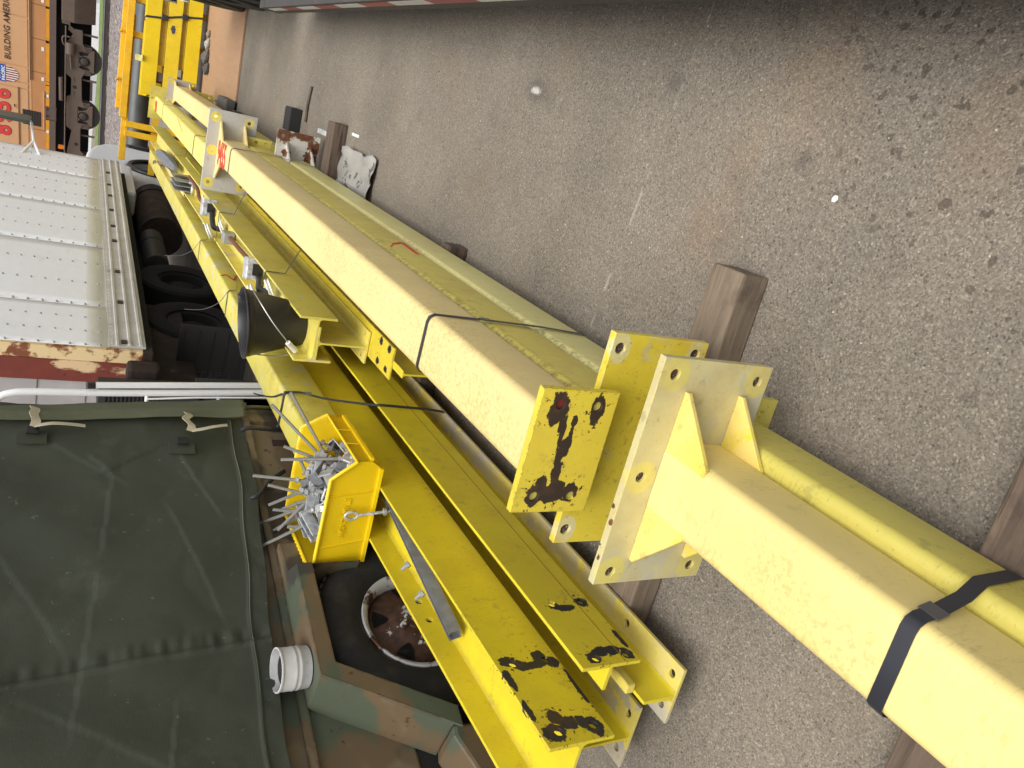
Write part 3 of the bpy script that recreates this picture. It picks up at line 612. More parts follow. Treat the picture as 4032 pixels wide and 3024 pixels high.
# ---------------------------------------------------------------- yellow bin
m_bin = NT('yellow_bin_plastic'); c_ = m_bin.mix(m_bin.math('MULTIPLY', m_bin.step(m_bin.noise(9, 7, .7), .55, .75), .35), (.80, .56, .008, 1), (.42, .28, .01, 1)); m_bin.bump(m_bin.noise(200, 2), .05, .001); m_bin = m_bin.out(c_, .35)
root = thing('parts_bin', 'yellow plastic parts bin with a low front, full of clamps and threaded rods', 'bin', (-1.47, 2.62, .521))
zb0, zt0, th = .5215, .728, .006
xf, xb, yn, yf = -1.272, -1.665, 2.42, 2.80       # inside base outline: front(+X), back(-X), near, far
def side_panel(yb, yt, t):
    """pentagonal side wall leaning outwards"""
    prof = [(xb, zb0), (xf, zb0), (xf+.035, zb0+.05), (xf+.037, .632), (xf-.028, zt0-.004), (xb-.035, zt0)]
    bm = BM(); n = len(prof); A, B = [], []
    for x, z in prof:
        y = yb+(yt-yb)*(z-zb0)/(zt0-zb0); A.append(bm.verts.new((x, y, z))); B.append(bm.verts.new((x, y+t, z)))
    bm.faces.new(A); bm.faces.new(B[::-1])
    for i in range(n): bm.faces.new((A[i], A[(i+1) % n], B[(i+1) % n], B[i]))
    return bm
def rim(pts, r=.007): return pth(pts, r, 8)
s1 = obj('side_wall', side_panel(yn, yn-.03, th), m_bin, root, bevel=.002)
s2 = obj('side_wall', side_panel(yf-th, yf+.03-th, th), m_bin, root, bevel=.002)
yl = lambda z, s: (yn-.03*(z-zb0)/(zt0-zb0)) if s < 0 else (yf+.03*(z-zb0)/(zt0-zb0))
for s, par in ((-1, s1), (1, s2)):
    pr = [(xb-.035, zt0), (xf-.028, zt0-.004), (xf+.037, .632)]
    obj('rim', pth([(x, yl(z, s)+s*.003, z) for x, z in pr], .0075, 8), m_bin, par, smooth=60)
for s, par in ((-1, s1),):
    for x0 in (-1.36, -1.575):
        obj('rib', pth([(x0, yl(.535, s)-.001, .535), (x0-.012, yl(.715, s)-.001, .715)], .004, 6), m_bin, par, smooth=60)
    obj('label_slot', bx(-1.565, -1.37, yn-.018, yn-.012, .668, .672), m_bin, par); obj('label_slot', bx(-1.565, -1.37, yn-.0125, yn-.008, .612, .616), m_bin, par)
    obj('foot_rim', bx(xb-.005, xf+.004, yn-.012, yn+.004, zb0, zb0+.014), m_bin, par)
    obj('embossed_lettering', text_bm('AKRO-MILS', .034, .0012, basis((-1.555, yn-.0185, .628), (1, 0, 0), (0, -.143, .99))), m_bin, par)
b = BM(); A = [b.verts.new(c) for c in ((xf+.035, yn-.007, zb0+.05), (xf+.037, yn-.016, .632), (xf+.037, yf+.016, .632), (xf+.035, yf+.007, zb0+.05))]; b.faces.new(A)
C2 = [b.verts.new((xf, yn, zb0)), b.verts.new((xf, yf, zb0))]; b.faces.new((A[0], A[3], C2[1], C2[0]))
bmesh.ops.solidify(b, geom=b.faces[:], thickness=th)
fr_ = obj('front_lip', b, m_bin, root)
obj('rim', pth([(xf+.038, yn-.014, .634), (xf+.038, yf+.014, .634)], .005, 8), m_bin, fr_, smooth=60)
obj('front_foot', bx(xf+.033, xf+.047, yn-.004, yf+.004, zb0+.044, zb0+.056), m_bin, fr_)
for y in (2.545, 2.665): obj('rib', pth([(xf+.041, y, .575), (xf+.042, y, .632)], .003, 6), m_bin, fr_, smooth=60)
b = BM(); A = [b.verts.new(c) for c in ((xb, yn, zb0), (xb-.035, yn-.03, zt0), (xb-.035, yf+.03, zt0), (xb, yf, zb0))]; b.faces.new(A); bmesh.ops.solidify(b, geom=b.faces[:], thickness=th)
bk_ = obj('back_wall', b, m_bin, root)
obj('rim', pth([(xb-.037, yn-.03, zt0), (xb-.037, yf+.03, zt0)], .0075, 8), m_bin, bk_, smooth=60)
for i in range(14): obj('rim_tooth', bx(xb-.05, xb-.036, yn+.02+i*.026, yn+.032+i*.026, zt0-.006, zt0+.004), m_bin, bk_)
obj('floor', bx(xb, xf, yn, yf, zb0, zb0+.006), m_bin, root)
# contents
rnd = random.Random(5)
CL = 'clamps piled in the yellow bin'
m_cdark = simple('dull_clamp_steel', S(112, 114, 118), .45, .4, var=.3, nscale=40)
def clamp(x, y, z, rz, rx, ry, s=1.):
    M = Matrix.Translation((x, y, z)) @ Matrix.Rotation(rz, 4, 'Z') @ Matrix.Rotation(ry, 4, 'Y') @ Matrix.Rotation(rx, 4, 'X') @ Matrix.Scale(s, 4)
    r_ = thing('beam_clamp', 'galvanised beam clamp with bolt piled in the yellow bin', 'clamp', (x, y, z), CL)
    b = BM(); box(b, -.05, .05, -.02, .02, -.018, -.013); box(b, -.05, -.045, -.02, .02, -.013, .02); box(b, .045, .05, -.02, .02, -.013, .012); box(b, -.045, -.01, -.02, .02, .015, .02); b.transform(M)
    obj('jaw', b, rnd.choice([m_galv, m_galv, m_zinc, m_cdark]), r_, bevel=.0015)
    b = BM(); cyl(b, (-.028, 0, -.012), (-.028, 0, .055), .0055, n=8); cyl(b, (-.028, 0, .047), (-.028, 0, .056), .011, n=6); b.transform(M)
    obj('bolt', b, m_zinc, r_)
for i in range(44):
    y_ = rnd.uniform(2.475, 2.745); x_ = rnd.uniform(-1.60, -1.335); big = rnd.uniform(.95, 1.55)
    z_ = .56+rnd.random()*.125*(1 if x_ < -1.40 else .5)
    clamp(x_, y_, z_, rnd.uniform(0, 6.28), rnd.uniform(-1., 1.), rnd.uniform(-.6, .6), big)
# channel offcuts
def channel(x, y, z, L_, rz, ry, label):
    M = Matrix.Translation((x, y, z)) @ Matrix.Rotation(rz, 4, 'Z') @ Matrix.Rotation(ry, 4, 'Y')
    b = BM(); h = .02
    prof = [(-h, h), (-h, -h), (h, -h), (h, h), (h-.008, h), (h-.008, h-.006), (h-.003, h-.003), (h-.003, -h+.003), (-h+.003, -h+.003), (-h+.003, h-.003), (-h+.008, h-.006), (-h+.008, h)]
    ext(b, prof, 'x', 0, L_); b.transform(M)
    return tag(obj('strut_channel', b, m_galv), label, 'channel')
channel(-1.36, 2.72, .665, .24, R(215), R(-10), 'galvanised strut offcut lying across the clamps in the bin')
channel(-1.60, 2.48, .70, .13, R(75), R(-12), 'galvanised strut offcut upended at the back of the bin')
channel(-1.635, 2.57, .70, .2, R(90), R(2), 'galvanised strut offcut along the back rim of the bin')
# threaded rods standing out of the bin
RT = 'threaded rods standing out of the bin'
tips = [((-1.413, 2.747, 0.615), (-1.134, 2.788, 0.805)), ((-1.42, 2.746, 0.619), (-1.188, 2.787, 0.87)), ((-1.417, 2.741, 0.611), (-1.371, 2.797, 0.793)), ((-1.347, 2.649, 0.552), (-1.377, 2.693, 0.826)), ((-1.496, 2.735, 0.677), (-1.496, 2.785, 0.898)), ((-1.591, 2.751, 0.583), (-1.545, 2.797, 0.829)), ((-1.497, 2.751, 0.596), (-1.638, 2.797, 0.813)), ((-1.553, 2.733, 0.622), (-1.657, 2.792, 0.76)), ((-1.641, 2.73, 0.637), (-1.658, 2.794, 0.794)), ((-1.604, 2.741, 0.656), (-1.722, 2.791, 0.841)), ((-1.402, 2.678, 0.593), (-1.709, 2.718, 0.781)), ((-1.596, 2.706, 0.639), (-1.749, 2.754, 0.814)), ((-1.637, 2.621, 0.564), (-1.667, 2.674, 0.76)), ((-1.599, 2.615, 0.666), (-1.746, 2.663, 0.852)), ((-1.655, 2.682, 0.597), (-1.4, 2.725, 0.737))]
m_thread = NT('threaded_steel'); v_ = m_thread.new('ShaderNodeTexWave', wave_type='BANDS', bands_direction='Z'); m_thread.put(v_.inputs[0], m_thread.pos()); v_.inputs['Scale'].default_value = 160
c_ = m_thread.mix(v_.outputs['Fac'], S(112, 112, 110), S(176, 176, 172)); m_thread.bump(v_.outputs['Fac'], .6, .002); m_thread = m_thread.out(c_, .45, .35)
for a, c in tips:
    b = BM(); cyl(b, a, c, .0066, n=10)
    o = tag(obj('threaded_rod', b, m_thread, smooth=50), 'thin grey threaded rod sticking up out of the yellow bin', 'rod', RT)
    d_ = (Vector(c)-Vector(a)).normalized(); p_ = Vector(a)+d_*.05
    obj('nut', cy(p_, p_+d_*.011, .013, n=6), m_galv, o)
# eye bolt hanging on the near side of the bin and the strut under it
e = thing('eye_bolt', 'galvanised eye bolt leaning against the side of the yellow bin', 'bolt', (-1.44, 2.375, .50))
obj('shank', cy((-1.425, 2.372, .478), (-1.445, 2.38, .60), .006, n=12), m_galv, e, smooth=50)
pts = [(-1.446+.015*math.cos(t), 2.381, .622+.024*math.sin(t)) for t in [i*2*math.pi/20 for i in range(21)]]
obj('eye', pth(pts, .0062, 8), m_galv, e, smooth=60)
obj('nut', cy((-1.427, 2.373, .492), (-1.429, 2.374, .503), .014, n=6), m_zinc, e)
b = BM(); prof = [(-.02, .02), (-.02, -.02), (.02, -.02), (.02, .02), (.012, .02), (.012, .013), (.017, .017), (.017, -.017), (-.017, -.017), (-.017, .017), (-.012, .013), (-.012, .02)]
ext(b, prof, 'y', 0, .78); b.transform(basis((0, 0, 0), (1, 0, 0), (0, 1, 0))); b.transform(Matrix.Translation((-1.497, 1.735, .466)) @ Matrix.Rotation(R(-8), 4, 'Z') @ Matrix.Rotation(R(-20), 4, 'Y'))
st = thing('strut_channel', 'grey galvanised strut channel lying in the trough of the wide gold beam', 'channel', (-1.47, 2.1, .44))
obj('channel', b, simple('dull_strut_steel', S(118, 120, 124), .5, .4, var=.3, nscale=20, v_=1), st)
for y_ in (1.98, 2.13):
    obj('bolt', (lambda q: (cyl(q, (-1.508+(y_-2)*.1, y_, .475), (-1.535+(y_-2)*.1, y_, .498), .007, n=8), cyl(q, (-1.508+(y_-2)*.1, y_, .475), (-1.518+(y_-2)*.1, y_, .484), .0125, n=6), q)[2])(BM()), m_zinc, st)
#@@
# ---------------------------------------------------------------- camouflaged cargo trailer under a canvas
TA = Vector((-1.633, 2.369, 0)); TD = Vector((-.2778, -.9606, 0)).normalized()
TM = basis(TA, TD, Vector((0, 0, 1)).cross(TD))          # local: s towards the camera, out towards the beams, z up
def TL(s, o, z): return TM @ Vector((s, o, z))
def tl(bm): bm.transform(TM); return bm
def camo():
    t = NT('camouflage_paint'); p = t.pos()
    a = t.noise(2.2, 3, .5, v=t.map(p, (1, 1, 1.4))); b_ = t.noise(2.9, 3, .5, v=t.map(p, (1, 1, 1.3), (5, 2, 1)))
    c = t.mix(t.step(a, .43, .49), S(74, 82, 66), S(98, 82, 60))
    c = t.mix(t.step(a, .52, .57), c, S(112, 98, 76))
    c = t.mix(t.math('MULTIPLY', t.step(b_, .60, .65), .75), c, S(44, 44, 46))
    c = t.mix(t.math('MULTIPLY', t.step(t.noise(5, 7, .7), .5, .75), .4), c, S(86, 77, 60))
    rs = t.step(t.noise(22, 8, .72), .625, .65)
    c = t.mix(rs, c, t.ramp(t.noise(50, 3), [(.3, S(48, 30, 24)), (.7, S(92, 54, 36))]))
    bv = t.new('ShaderNodeBevel', samples=4); bv.inputs['Radius'].default_value = .016; g_ = t.new('ShaderNodeNewGeometry')
    e = t.math('SUBTRACT', 1, t.vm('DOT_PRODUCT', bv.outputs[0], g_.outputs['Normal'], out=1))
    c = t.mix(t.math('MULTIPLY', t.step(e, .03, .15), t.step(t.noise(18, 6, .7), .43, .53)), c, S(62, 42, 32))
    t.bump(t.noise(40, 5), .15, .003)
    return t.out(c, .6)
m_camo = camo()
m_black = simple('shade_black', (.008, .008, .008, 1), .9)  # black painted in for shade: wheel well, openings, underside of the truck
m_rub = NT('old_tyre_rubber'); c_ = m_rub.mix(m_rub.step(m_rub.noise(7, 6, .6), .45, .7), S(28, 28, 29), S(52, 51, 49)); m_rub.bump(m_rub.math('ADD', m_rub.noise(40, 5), m_rub.voro(35)), .25, .004); m_rub = m_rub.out(c_, .75)
t_ = NT('rusty_white_wheel'); c_ = t_.mix(t_.step(t_.noise(11, 7, .65), .49, .56), (.52, .53, .55, 1), t_.ramp(t_.noise(30, 4), [(.3, S(50, 32, 24)), (.7, S(104, 64, 42))])); t_.bump(t_.noise(40, 5), .2, .003); m_rim = t_.out(c_, .6)
t_ = NT('rusted_disc'); c_ = t_.mix(t_.step(t_.noise(9, 7, .65), .60, .64), t_.ramp(t_.noise(35, 5), [(.3, S(46, 31, 24)), (.7, S(82, 54, 40))]), (.5, .51, .52, 1)); t_.bump(t_.noise(60, 5), .3, .003); m_disc = t_.out(c_, .7)

root = thing('cargo_trailer', 'camouflage painted cargo trailer with rusty angular fender and white rusted wheel', 'trailer', TL(.23, -.9, 0))
body = obj('body', tl(bx(-1.13, 2.6, -1.9, -.2, .46, 1.02)), m_camo, root, bevel=.01)
obj('rail', tl(bx(-1.14, 2.6, -.2, -.185, .80, .83)), m_camo, body); 
obj('rail', tl(bx(-1.14, .0, -.2, -.18, .60, .625)), m_camo, body)
for s_ in (-1.05, -.62, 1.2): obj('stake_pocket', tl(bx(s_, s_+.05, -.2, -.183, .48, .80)), m_camo, body)
def slot(s_, z_):
    return tl(bx(s_-.02, s_+.02, -.2, -.196, z_-.035, z_+.035))
obj('drain_slot', slot(-.87, .68), simple('rust_slot', S(52, 36, 28), .8), body)
# fender: skin and outer lip
prof_o = [(.0, .80), (.46, .80), (.70, .40)]
prof_i = [(.0, .785), (.45, .785), (.685, .40)]
b = BM()
P_ = prof_o+prof_i[::-1]
A = [b.verts.new((s_, -.2, z_)) for s_, z_ in P_]; B = [b.verts.new((s_, -.002, z_)) for s_, z_ in P_]
for i in range(2):
    b.faces.new((A[i], A[i+1], B[i+1], B[i])); b.faces.new((A[5-i], A[4-i], B[4-i], B[5-i]))
    b.faces.new((A[i], A[i+1], A[4-i], A[5-i])); b.faces.new((B[i], B[i+1], B[4-i], B[5-i]))
b.faces.new((A[0], A[5], B[5], B[0])); b.faces.new((A[2], A[3], B[3], B[2]))
fen = obj('fender', tl(b), m_camo, root, bevel=.004)
b = BM(); ext(b, [(-.23, -.2), (-.23, -.15), (-.06, -.115), (-.001, -.002), (-.001, -.2)], 'z', .55, .799); obj('fender_end', tl(b), m_camo, fen, bevel=.006)
lip_i = [(.0, .742), (.42, .742), (.64, .37)]
b = BM(); ext(b, prof_o+[(.715, .375)]+lip_i[::-1], 'y', -.006, .004); obj('lip', tl(b), m_camo, fen, bevel=.002)
b = BM(); ext(b, [(.69, .398), (.73, .41), (.86, .37), (.93, .30), (.88, .24), (.80, .29), (.70, .33)], 'y', -.19, -.01); obj('bent_skirt', tl(b), m_camo, fen, bevel=.012)
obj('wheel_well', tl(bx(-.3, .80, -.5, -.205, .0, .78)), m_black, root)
wh = bpy.data.objects.new('wheel', None); COL.objects.link(wh); wh.parent = root
WC = TL(.231, -.05, .372); AX = TM.to_3x3() @ Vector((0, 1, 0))
b = BM(); lathe(b, WC, [(.212, -.21), (.25, -.222), (.32, -.222), (.362, -.205), (.372, -.18), (.372, -.05), (.366, -.028), (.345, -.008), (.31, .004), (.26, .004), (.225, -.012), (.206, -.03)], 64, AX); obj('tyre', b, m_rub, wh, smooth=35)
b = BM()
for i in range(64):
    a = 2*math.pi*i/64; d1, u1, v1 = frame((0, 0, 0), AX); rd = math.cos(a)*u1+math.sin(a)*v1; tg = rd.cross(AX)
    c = WC+rd*.368+AX*(-.03); q = [c+tg*x*.011+AX*y for x, y in ((-1, -.03), (1, -.03), (1, .012), (-1, .012))]
    va = [b.verts.new(p) for p in q]+[b.verts.new(p+rd*.008) for p in q]
    for f in ((0, 1, 2, 3), (4, 7, 6, 5), (0, 4, 5, 1), (1, 5, 6, 2), (2, 6, 7, 3), (3, 7, 4, 0)): b.faces.new([va[k] for k in f])
obj('tread_lug', b, m_rub, wh)
b = BM(); lathe(b, WC, [(.205, -.20), (.19, -.19), (.178, -.15), (.178, -.05), (.186, -.03), (.196, -.018), (.206, -.014), (.21, -.02), (.208, -.035)], 64, AX); obj('rim', b, m_rim, wh, smooth=35)
b = BM(); lathe(b, WC, [(.180, -.075), (.165, -.058), (.14, -.05), (.105, -.045), (.085, -.03), (.07, -.026), (.045, -.026), (.04, -.02), (.0, -.018)], 48, AX); dsc = obj('disc', b, m_disc, wh, smooth=35)
d1, u1, v1 = frame((0, 0, 0), AX)
for i in range(5):
    a = 2*math.pi*i/5+.5; rd = math.cos(a)*u1+math.sin(a)*v1; tg = rd.cross(AX)
    b = BM(); c = WC+AX*(-.044)+rd*.128
    vs_ = [b.verts.new(c+rd*x+tg*y-AX*(x*.12)) for x, y in ((.032, -.035), (.036, 0), (.032, .035), (-.005, .02), (-.024, .004), (-.024, -.004), (-.005, -.02))]
    f = b.faces.new(vs_); bmesh.ops.solidify(b, geom=[f], thickness=.004); obj('vent_hole', b, m_black, dsc)
    a += .63; rd = math.cos(a)*u1+math.sin(a)*v1
    obj('lug_nut', cy(WC+rd*.066+AX*(-.028), WC+rd*.066+AX*(-.008), .0125, n=6), m_disc, dsc)
# white pipe stub pushed in above the fender
stub = thing('pipe_stub', 'white ringed pipe stub standing on the trailer fender', 'pipe', TL(.36, -.1, .8))
pc = TL(.36, -.1, .803); b = BM(); lathe(b, pc, [(.060, 0), (.069, .004), (.0705, .035), (.0716, .037), (.0716, .041), (.0705, .043), (.0705, .052), (.0716, .054), (.0716, .058), (.0705, .06), (.0705, .098), (.073, .10), (.073, .105), (.068, .106), (.066, .09), (.062, .01), (0, .008)], 36, (.03, -.03, 1))
obj('pipe', b, simple('chalky_white', (.46, .46, .46, 1), .7, var=.2, nscale=20, spots=(.35, .35, .36, 1), v_=1), stub, smooth=30)
obj('plug', (lambda q: (lathe(q, pc, [(.065, .07), (.05, .085), (.03, .076), (0, .09)], 14, (.03, -.03, 1)), q)[1])(BM()), m_buck, stub, smooth=20)

# canvas cover
def canvas(name, a, b2):
    t = NT(name); p = t.pos()
    c = t.mix(t.noise(2.4, 6, .6), a, b2)
    c = t.mix(t.math('MULTIPLY', t.step(t.noise(6.5, 7, .7), .55, .75), .35), c, tuple(k*1.7 for k in b2[:3])+(1,))
    w1 = t.new('ShaderNodeTexWave', bands_direction='Z'); t.put(w1.inputs[0], p); w1.inputs['Scale'].default_value = 260
    c = t.mix(t.math('MULTIPLY', t.step(t.noise(33, 3), .70, .72), .4), c, S(120, 122, 108))
    t.bump(t.math('ADD', t.noise(420, 2), t.math('MULTIPLY', t.noise(14, 6, .6), 2)), .28, .004)
    return t.out(c, .85, spec=.2)
m_can = canvas('olive_canvas', S(60, 65, 55), S(71, 74, 64)); m_can2 = canvas('faded_olive_canvas', S(84, 88, 70), S(95, 98, 80))
root = thing('canvas_cover', 'dark olive canvas cover laced down over the camouflaged trailer', 'tarpaulin', TL(.2, -.17, .85))
hem = lambda s_: .823+.078/(1+math.exp(-(s_+.12)*3.6))+.004*math.sin(s_*14)
CREASE = [((-.74, 1.47), (-.63, 1.377), 0.0058, .07), ((-.63, 1.377), (-.19, 1.42), 0.0050, .09), ((-.19, 1.42), (.5, 1.50), 0.0036, .10), ((-.83, 1.63), (-.55, 1.30), 0.0043, .08), ((-.78, 1.14), (-.35, .98), 0.0043, .07), ((-.80, 1.18), (-.60, 1.45), -0.0036, .09), ((.3, 1.65), (.75, 1.05), 0.0043, .10), ((-.5, 1.2), (.15, 1.02), 0.0036, .10), ((.35, 1.2), (1.2, 1.32), 0.0043, .08), ((-.3, 1.75), (.2, 1.5), 0.0043, .12), ((.5, 1.75), (1.2, 1.45), 0.0043, .1)]
def fold(s_, z_):
    N2 = lambda a, b: mnoise.noise(Vector((a, b, 3.3)))
    o = .028*N2(s_*1.3+z_*1.1, z_*.8-s_*.5)+.014*N2(s_*3.2+z_*2.6, z_*1.7)
    o += .010*N2(s_*2.1-z_*3.4, z_*1.2+4)+.005*abs(N2(s_*7-z_*5, z_*6+s_*3))
    for (a0, b0), (a1, b1), am, dec in CREASE:
        lx_, lz_ = a1-a0, b1-b0; ln = math.hypot(lx_, lz_); t_c = ((s_-a0)*lx_+(z_-b0)*lz_)/ln/ln; dist = ((s_-a0)*lz_-(z_-b0)*lx_)/ln
        if 0 < t_c < 1 and dist > 0: o += am*math.exp(-dist/dec)*min(1, t_c*6, (1-t_c)*6)
    seam = s_-(.262-(1.677-z_)*.082); o += .010*max(0, 1-abs(seam)/.012)+(.010*N2(z_*34, 9)*max(0, 1-abs(seam+.03)/.045))
    hz = z_-hem(s_)
    o += .006*N2(s_*22, 5)*max(0, 1-abs(hz-.03)/.04)+.006*max(0, 1-abs(hz-.065)/.008)
    o += -.035*max(0, .25-hz)*0
    return o
NS, NZ = 330, 170
b = BM(); vs_ = []
for i in range(NS+1):
    s_ = -1.02+(2.9)*(i/NS); row = []
    for j in range(NZ+1):
        k = j/NZ; z_ = hem(s_)+(2.25-hem(s_))*(k**1.25)
        row.append(b.verts.new((s_, -.165+fold(s_, z_), z_)))
    vs_.append(row)
for i in range(NS):
    for j in range(NZ): b.faces.new((vs_[i][j], vs_[i+1][j], vs_[i+1][j+1], vs_[i][j+1]))
pan = obj('side_panel', tl(b), m_can, root); shade(pan.data, 80)
pan.modifiers.new('cloth', 'SOLIDIFY').thickness = .003
obj('top_panel', tl(bx(-1.02, 1.88, -1.9, -.17, 2.25, 2.256)), m_can, root)
b = BM(); vs_ = []
for i in range(13):
    row = []
    for j in range(90):
        z_ = .832+(2.25-.832)*j/89; f_ = i/12
        s_ = -1.085+.11*(z_-.83)/.93+(.118-.03*(z_-.83)/.9)*f_
        o = -.128+.012*math.sin(f_*math.pi)+.007*mnoise.noise(Vector((z_*6, f_*2, 1)))+.012*f_*mnoise.noise(Vector((z_*3, 7, 1)))+(.005 if .5 < f_ < .6 else 0)
        row.append(b.verts.new((s_, o, z_)))
    vs_.append(row)
for i in range(12):
    for j in range(89): b.faces.new((vs_[i][j], vs_[i+1][j], vs_[i+1][j+1], vs_[i][j+1]))
fl = obj('end_flap', tl(b), m_can2, root); shade(fl.data, 80); fl.modifiers.new('cloth', 'SOLIDIFY').thickness = .004
m_st = simple('pale_stitching', S(112, 116, 102), .9)
obj('hem_stitch', tl(pth([(-1.0+.02*k, -.1635+fold(-1.0+.02*k, hem(-1.0+.02*k)+.065), hem(-1.0+.02*k)+.065) for k in range(140)], .0013, 5)), m_st, pan)
m_web = simple('beige_webbing', S(186, 178, 156), .85, var=.12, nscale=60)
for k, (z_, tilt) in enumerate(((1.655, 0), (1.085, 1))):
    pts = smoothpts([(-.955, -.108, z_), (-.93, -.10, z_-.005), (-.90, -.095, z_+.012*tilt), (-.865, -.10, z_-.01), (-.845, -.118, z_-.005)], 4)
    st = obj('tie_strap', tl(ribbon(pts, .034, .002, (0, .35, 1))), m_web, root, smooth=60)
    pts = smoothpts([(-.848, -.115, z_-.01), (-.842, -.10, z_-.05), (-.858, -.098, z_-.10), (-.885, -.11, z_-.16)] if tilt else [(-.848, -.115, z_-.005), (-.85, -.10, z_-.06), (-.855, -.105, z_-.12), (-.858, -.115, z_-.18)], 4)
    obj('loose_end', tl(ribbon(pts, .03, .002, (1, .4, 0))), m_web, st, smooth=60)
    bz = z_+(.03 if tilt else .0); bs = -.79 if tilt else -.835
    obj('buckle', tl(bx(bs-.02, bs+.022, -.13, -.118, bz-.022, bz+.022)), m_buck, st, bevel=.003)
    obj('reinforcing_patch', tl(bx(bs-.01, bs+.055, -.148, -.142, bz-.05, bz+.05)), m_can, root)
for s_, a, lab in ((-1.01, (-1.09, .68), 'black shock cord at the corner of the lighter canvas flap'), (-.87, (-.93, .65), 'black shock cord lacing the canvas hem beside the drain slot'), (-.457, (-.66, .70), 'black shock cord slanting back from the canvas hem towards the bin rods')):
    z_ = hem(s_)+.035
    tag(obj('shock_cord', tl(pth(smoothpts([(s_, -.13, z_), (s_-.01, -.12, z_-.03), ((s_+a[0])/2, -.14, (z_+a[1])/2), (a[0], -.175, a[1])], 5), .010, 8)), m_strap, smooth=60), lab, 'cord')

# ---------------------------------------------------------------- white upright rails leaning by the box truck
m_wp = simple('white_enamel', (.74, .75, .76, 1), .35, var=.05, spots=(.4, .4, .4, 1), spot=(.68, .72))
root = thing('hand_rail', 'white tubular rail with bent top standing between the canvas and the box truck', 'rail', (-1.9, 4.6, 0))
obj('tube', pth(smoothpts([(-2.02, 4.6, 1.86), (-1.99, 4.6, 1.84), (-1.965, 4.6, 1.79), (-1.95, 4.6, 1.68), (-1.93, 4.6, 1.2), (-1.87, 4.6, .3), (-1.85, 4.6, .02)], 6), .02, 14), m_wp, root, smooth=60)
b = BM(); box(b, -.016, .016, -.012, .012, -1.4, 0); b.transform(Matrix.Translation((-1.888, 4.585, 1.415)) @ Matrix.Rotation(R(-3.6), 4, 'Y')); rl = obj('square_rail', b, m_wp, root, bevel=.004)
obj('end_cap', (lambda q: (box(q, -.018, .018, -.014, .014, -.012, .03), q.transform(Matrix.Translation((-1.888, 4.585, 1.40)) @ Matrix.Rotation(R(-3.6), 4, 'Y')), q)[2])(BM()), m_buck, rl, bevel=.004)
obj('thin_rod', pth([(-1.955, 4.58, 1.12), (-1.93, 4.58, .85), (-1.885, 4.58, .02)], .006, 8), m_wp, root, smooth=60)
for z_ in (1.12, .72): obj('peg', cy((-1.925-.02*(z_-.7), 4.6, z_), (-1.965-.02*(z_-.7), 4.58, z_), .011, n=10), m_wp, root, smooth=50)

# ---------------------------------------------------------------- white box truck
BN = Vector((-2.213, 6.153, 0)); BD = Vector((.0864, .9963, 0)).normalized()
BMX = basis(BN, BD, Vector((0, 0, 1)).cross(BD))          # local: s forward, y inward (left), z up
def bt(bm): bm.transform(BMX); return bm
t_ = NT('white_trailer_skin'); p_ = t_.pos()
c_ = t_.mix(t_.noise(1.7, 5, .6), (.82, .85, .90, 1), (.87, .89, .93, 1)); c_ = t_.mix(t_.math('MULTIPLY', t_.step(t_.noise(3.2, 8, .72, v=t_.map(p_, (1, 1, 2.5))), .56, .72), .25), c_, (.5, .5, .5, 1))
c_ = t_.mix(t_.math('MULTIPLY', t_.step(t_.noise(60, 4, .7), .66, .70), .3), c_, (.25, .24, .24, 1))
t_.bump(t_.noise(2.2, 3), .25, .03); m_skin = t_.out(c_, .38)
m_alu = simple('dirty_aluminium_rail', (.50, .485, .45, 1), .55, .1, var=.18, nscale=6, spots=(.22, .2, .17, 1), v_=1)
t_ = NT('flaking_red_paint'); c_ = t_.mix(t_.step(t_.noise(3.3, 7, .6, v=t_.map(t_.pos(), (1.2, 1.2, .45))), .54, .60), t_.mix(t_.noise(9, 5), S(96, 34, 26), S(122, 54, 38)), S(206, 178, 138)); c_ = t_.mix(t_.step(t_.noise(22, 6, .7), .62, .66), c_, S(60, 34, 26)); t_.bump(t_.noise(30, 6), .3, .004); m_redr = t_.out(c_, .65)
t_ = NT('rust_streaked_cream'); c_ = t_.mix(t_.step(t_.noise(6, 7, .65), .52, .6), S(212, 188, 142), S(120, 66, 38)); m_trim = t_.out(c_, .65)
m_rusty = NT('rusty_steel'); c_ = m_rusty.ramp(m_rusty.noise(7, 8, .68), [(.3, S(18, 13, 11)), (.5, S(38, 25, 19)), (.64, S(62, 41, 30)), (.70, S(82, 78, 73))]); m_rusty.bump(m_rusty.noise(40, 6), .4, .004); m_rusty = m_rusty.out(c_, .85)  # real rust, with its tones darkened for the shade under the truck
root = thing('box_truck', 'white riveted box truck with peeling red rear frame and white cab', 'truck', BMX @ Vector((3, 1.2, 0)))
seams = [-.02, .77, 2.30, 3.63, 4.98, 6.06]
for i, (a, c) in enumerate(zip(seams, seams[1:])):
    b = BM(); nA, nZ = 10, 14; g_ = []
    for ia in range(nA+1):
        row = []
        for iz in range(nZ+1):
            s_ = a+.002+(c-a-.004)*ia/nA; z_ = 1.248+(3.5-1.248)*iz/nZ
            dent = .004*math.sin(math.pi*ia/nA)*(1+.6*mnoise.noise(Vector((s_*2, z_*1.5, 0))))
            row.append(b.verts.new((s_, .002+.003*(i % 2)-dent, z_)))
        g_.append(row)
    for ia in range(nA):
        for iz in range(nZ): b.faces.new((g_[ia][iz], g_[ia+1][iz], g_[ia+1][iz+1], g_[ia][iz+1]))
    o = obj('side_panel', bt(b), m_skin, root, smooth=60); o.modifiers.new('sheet', 'SOLIDIFY').thickness = .003
obj('box_core', bt(bx(.02, 6.04, .03, 2.35, 1.02, 3.5)), m_skin, root)
b = BM(); riv = []
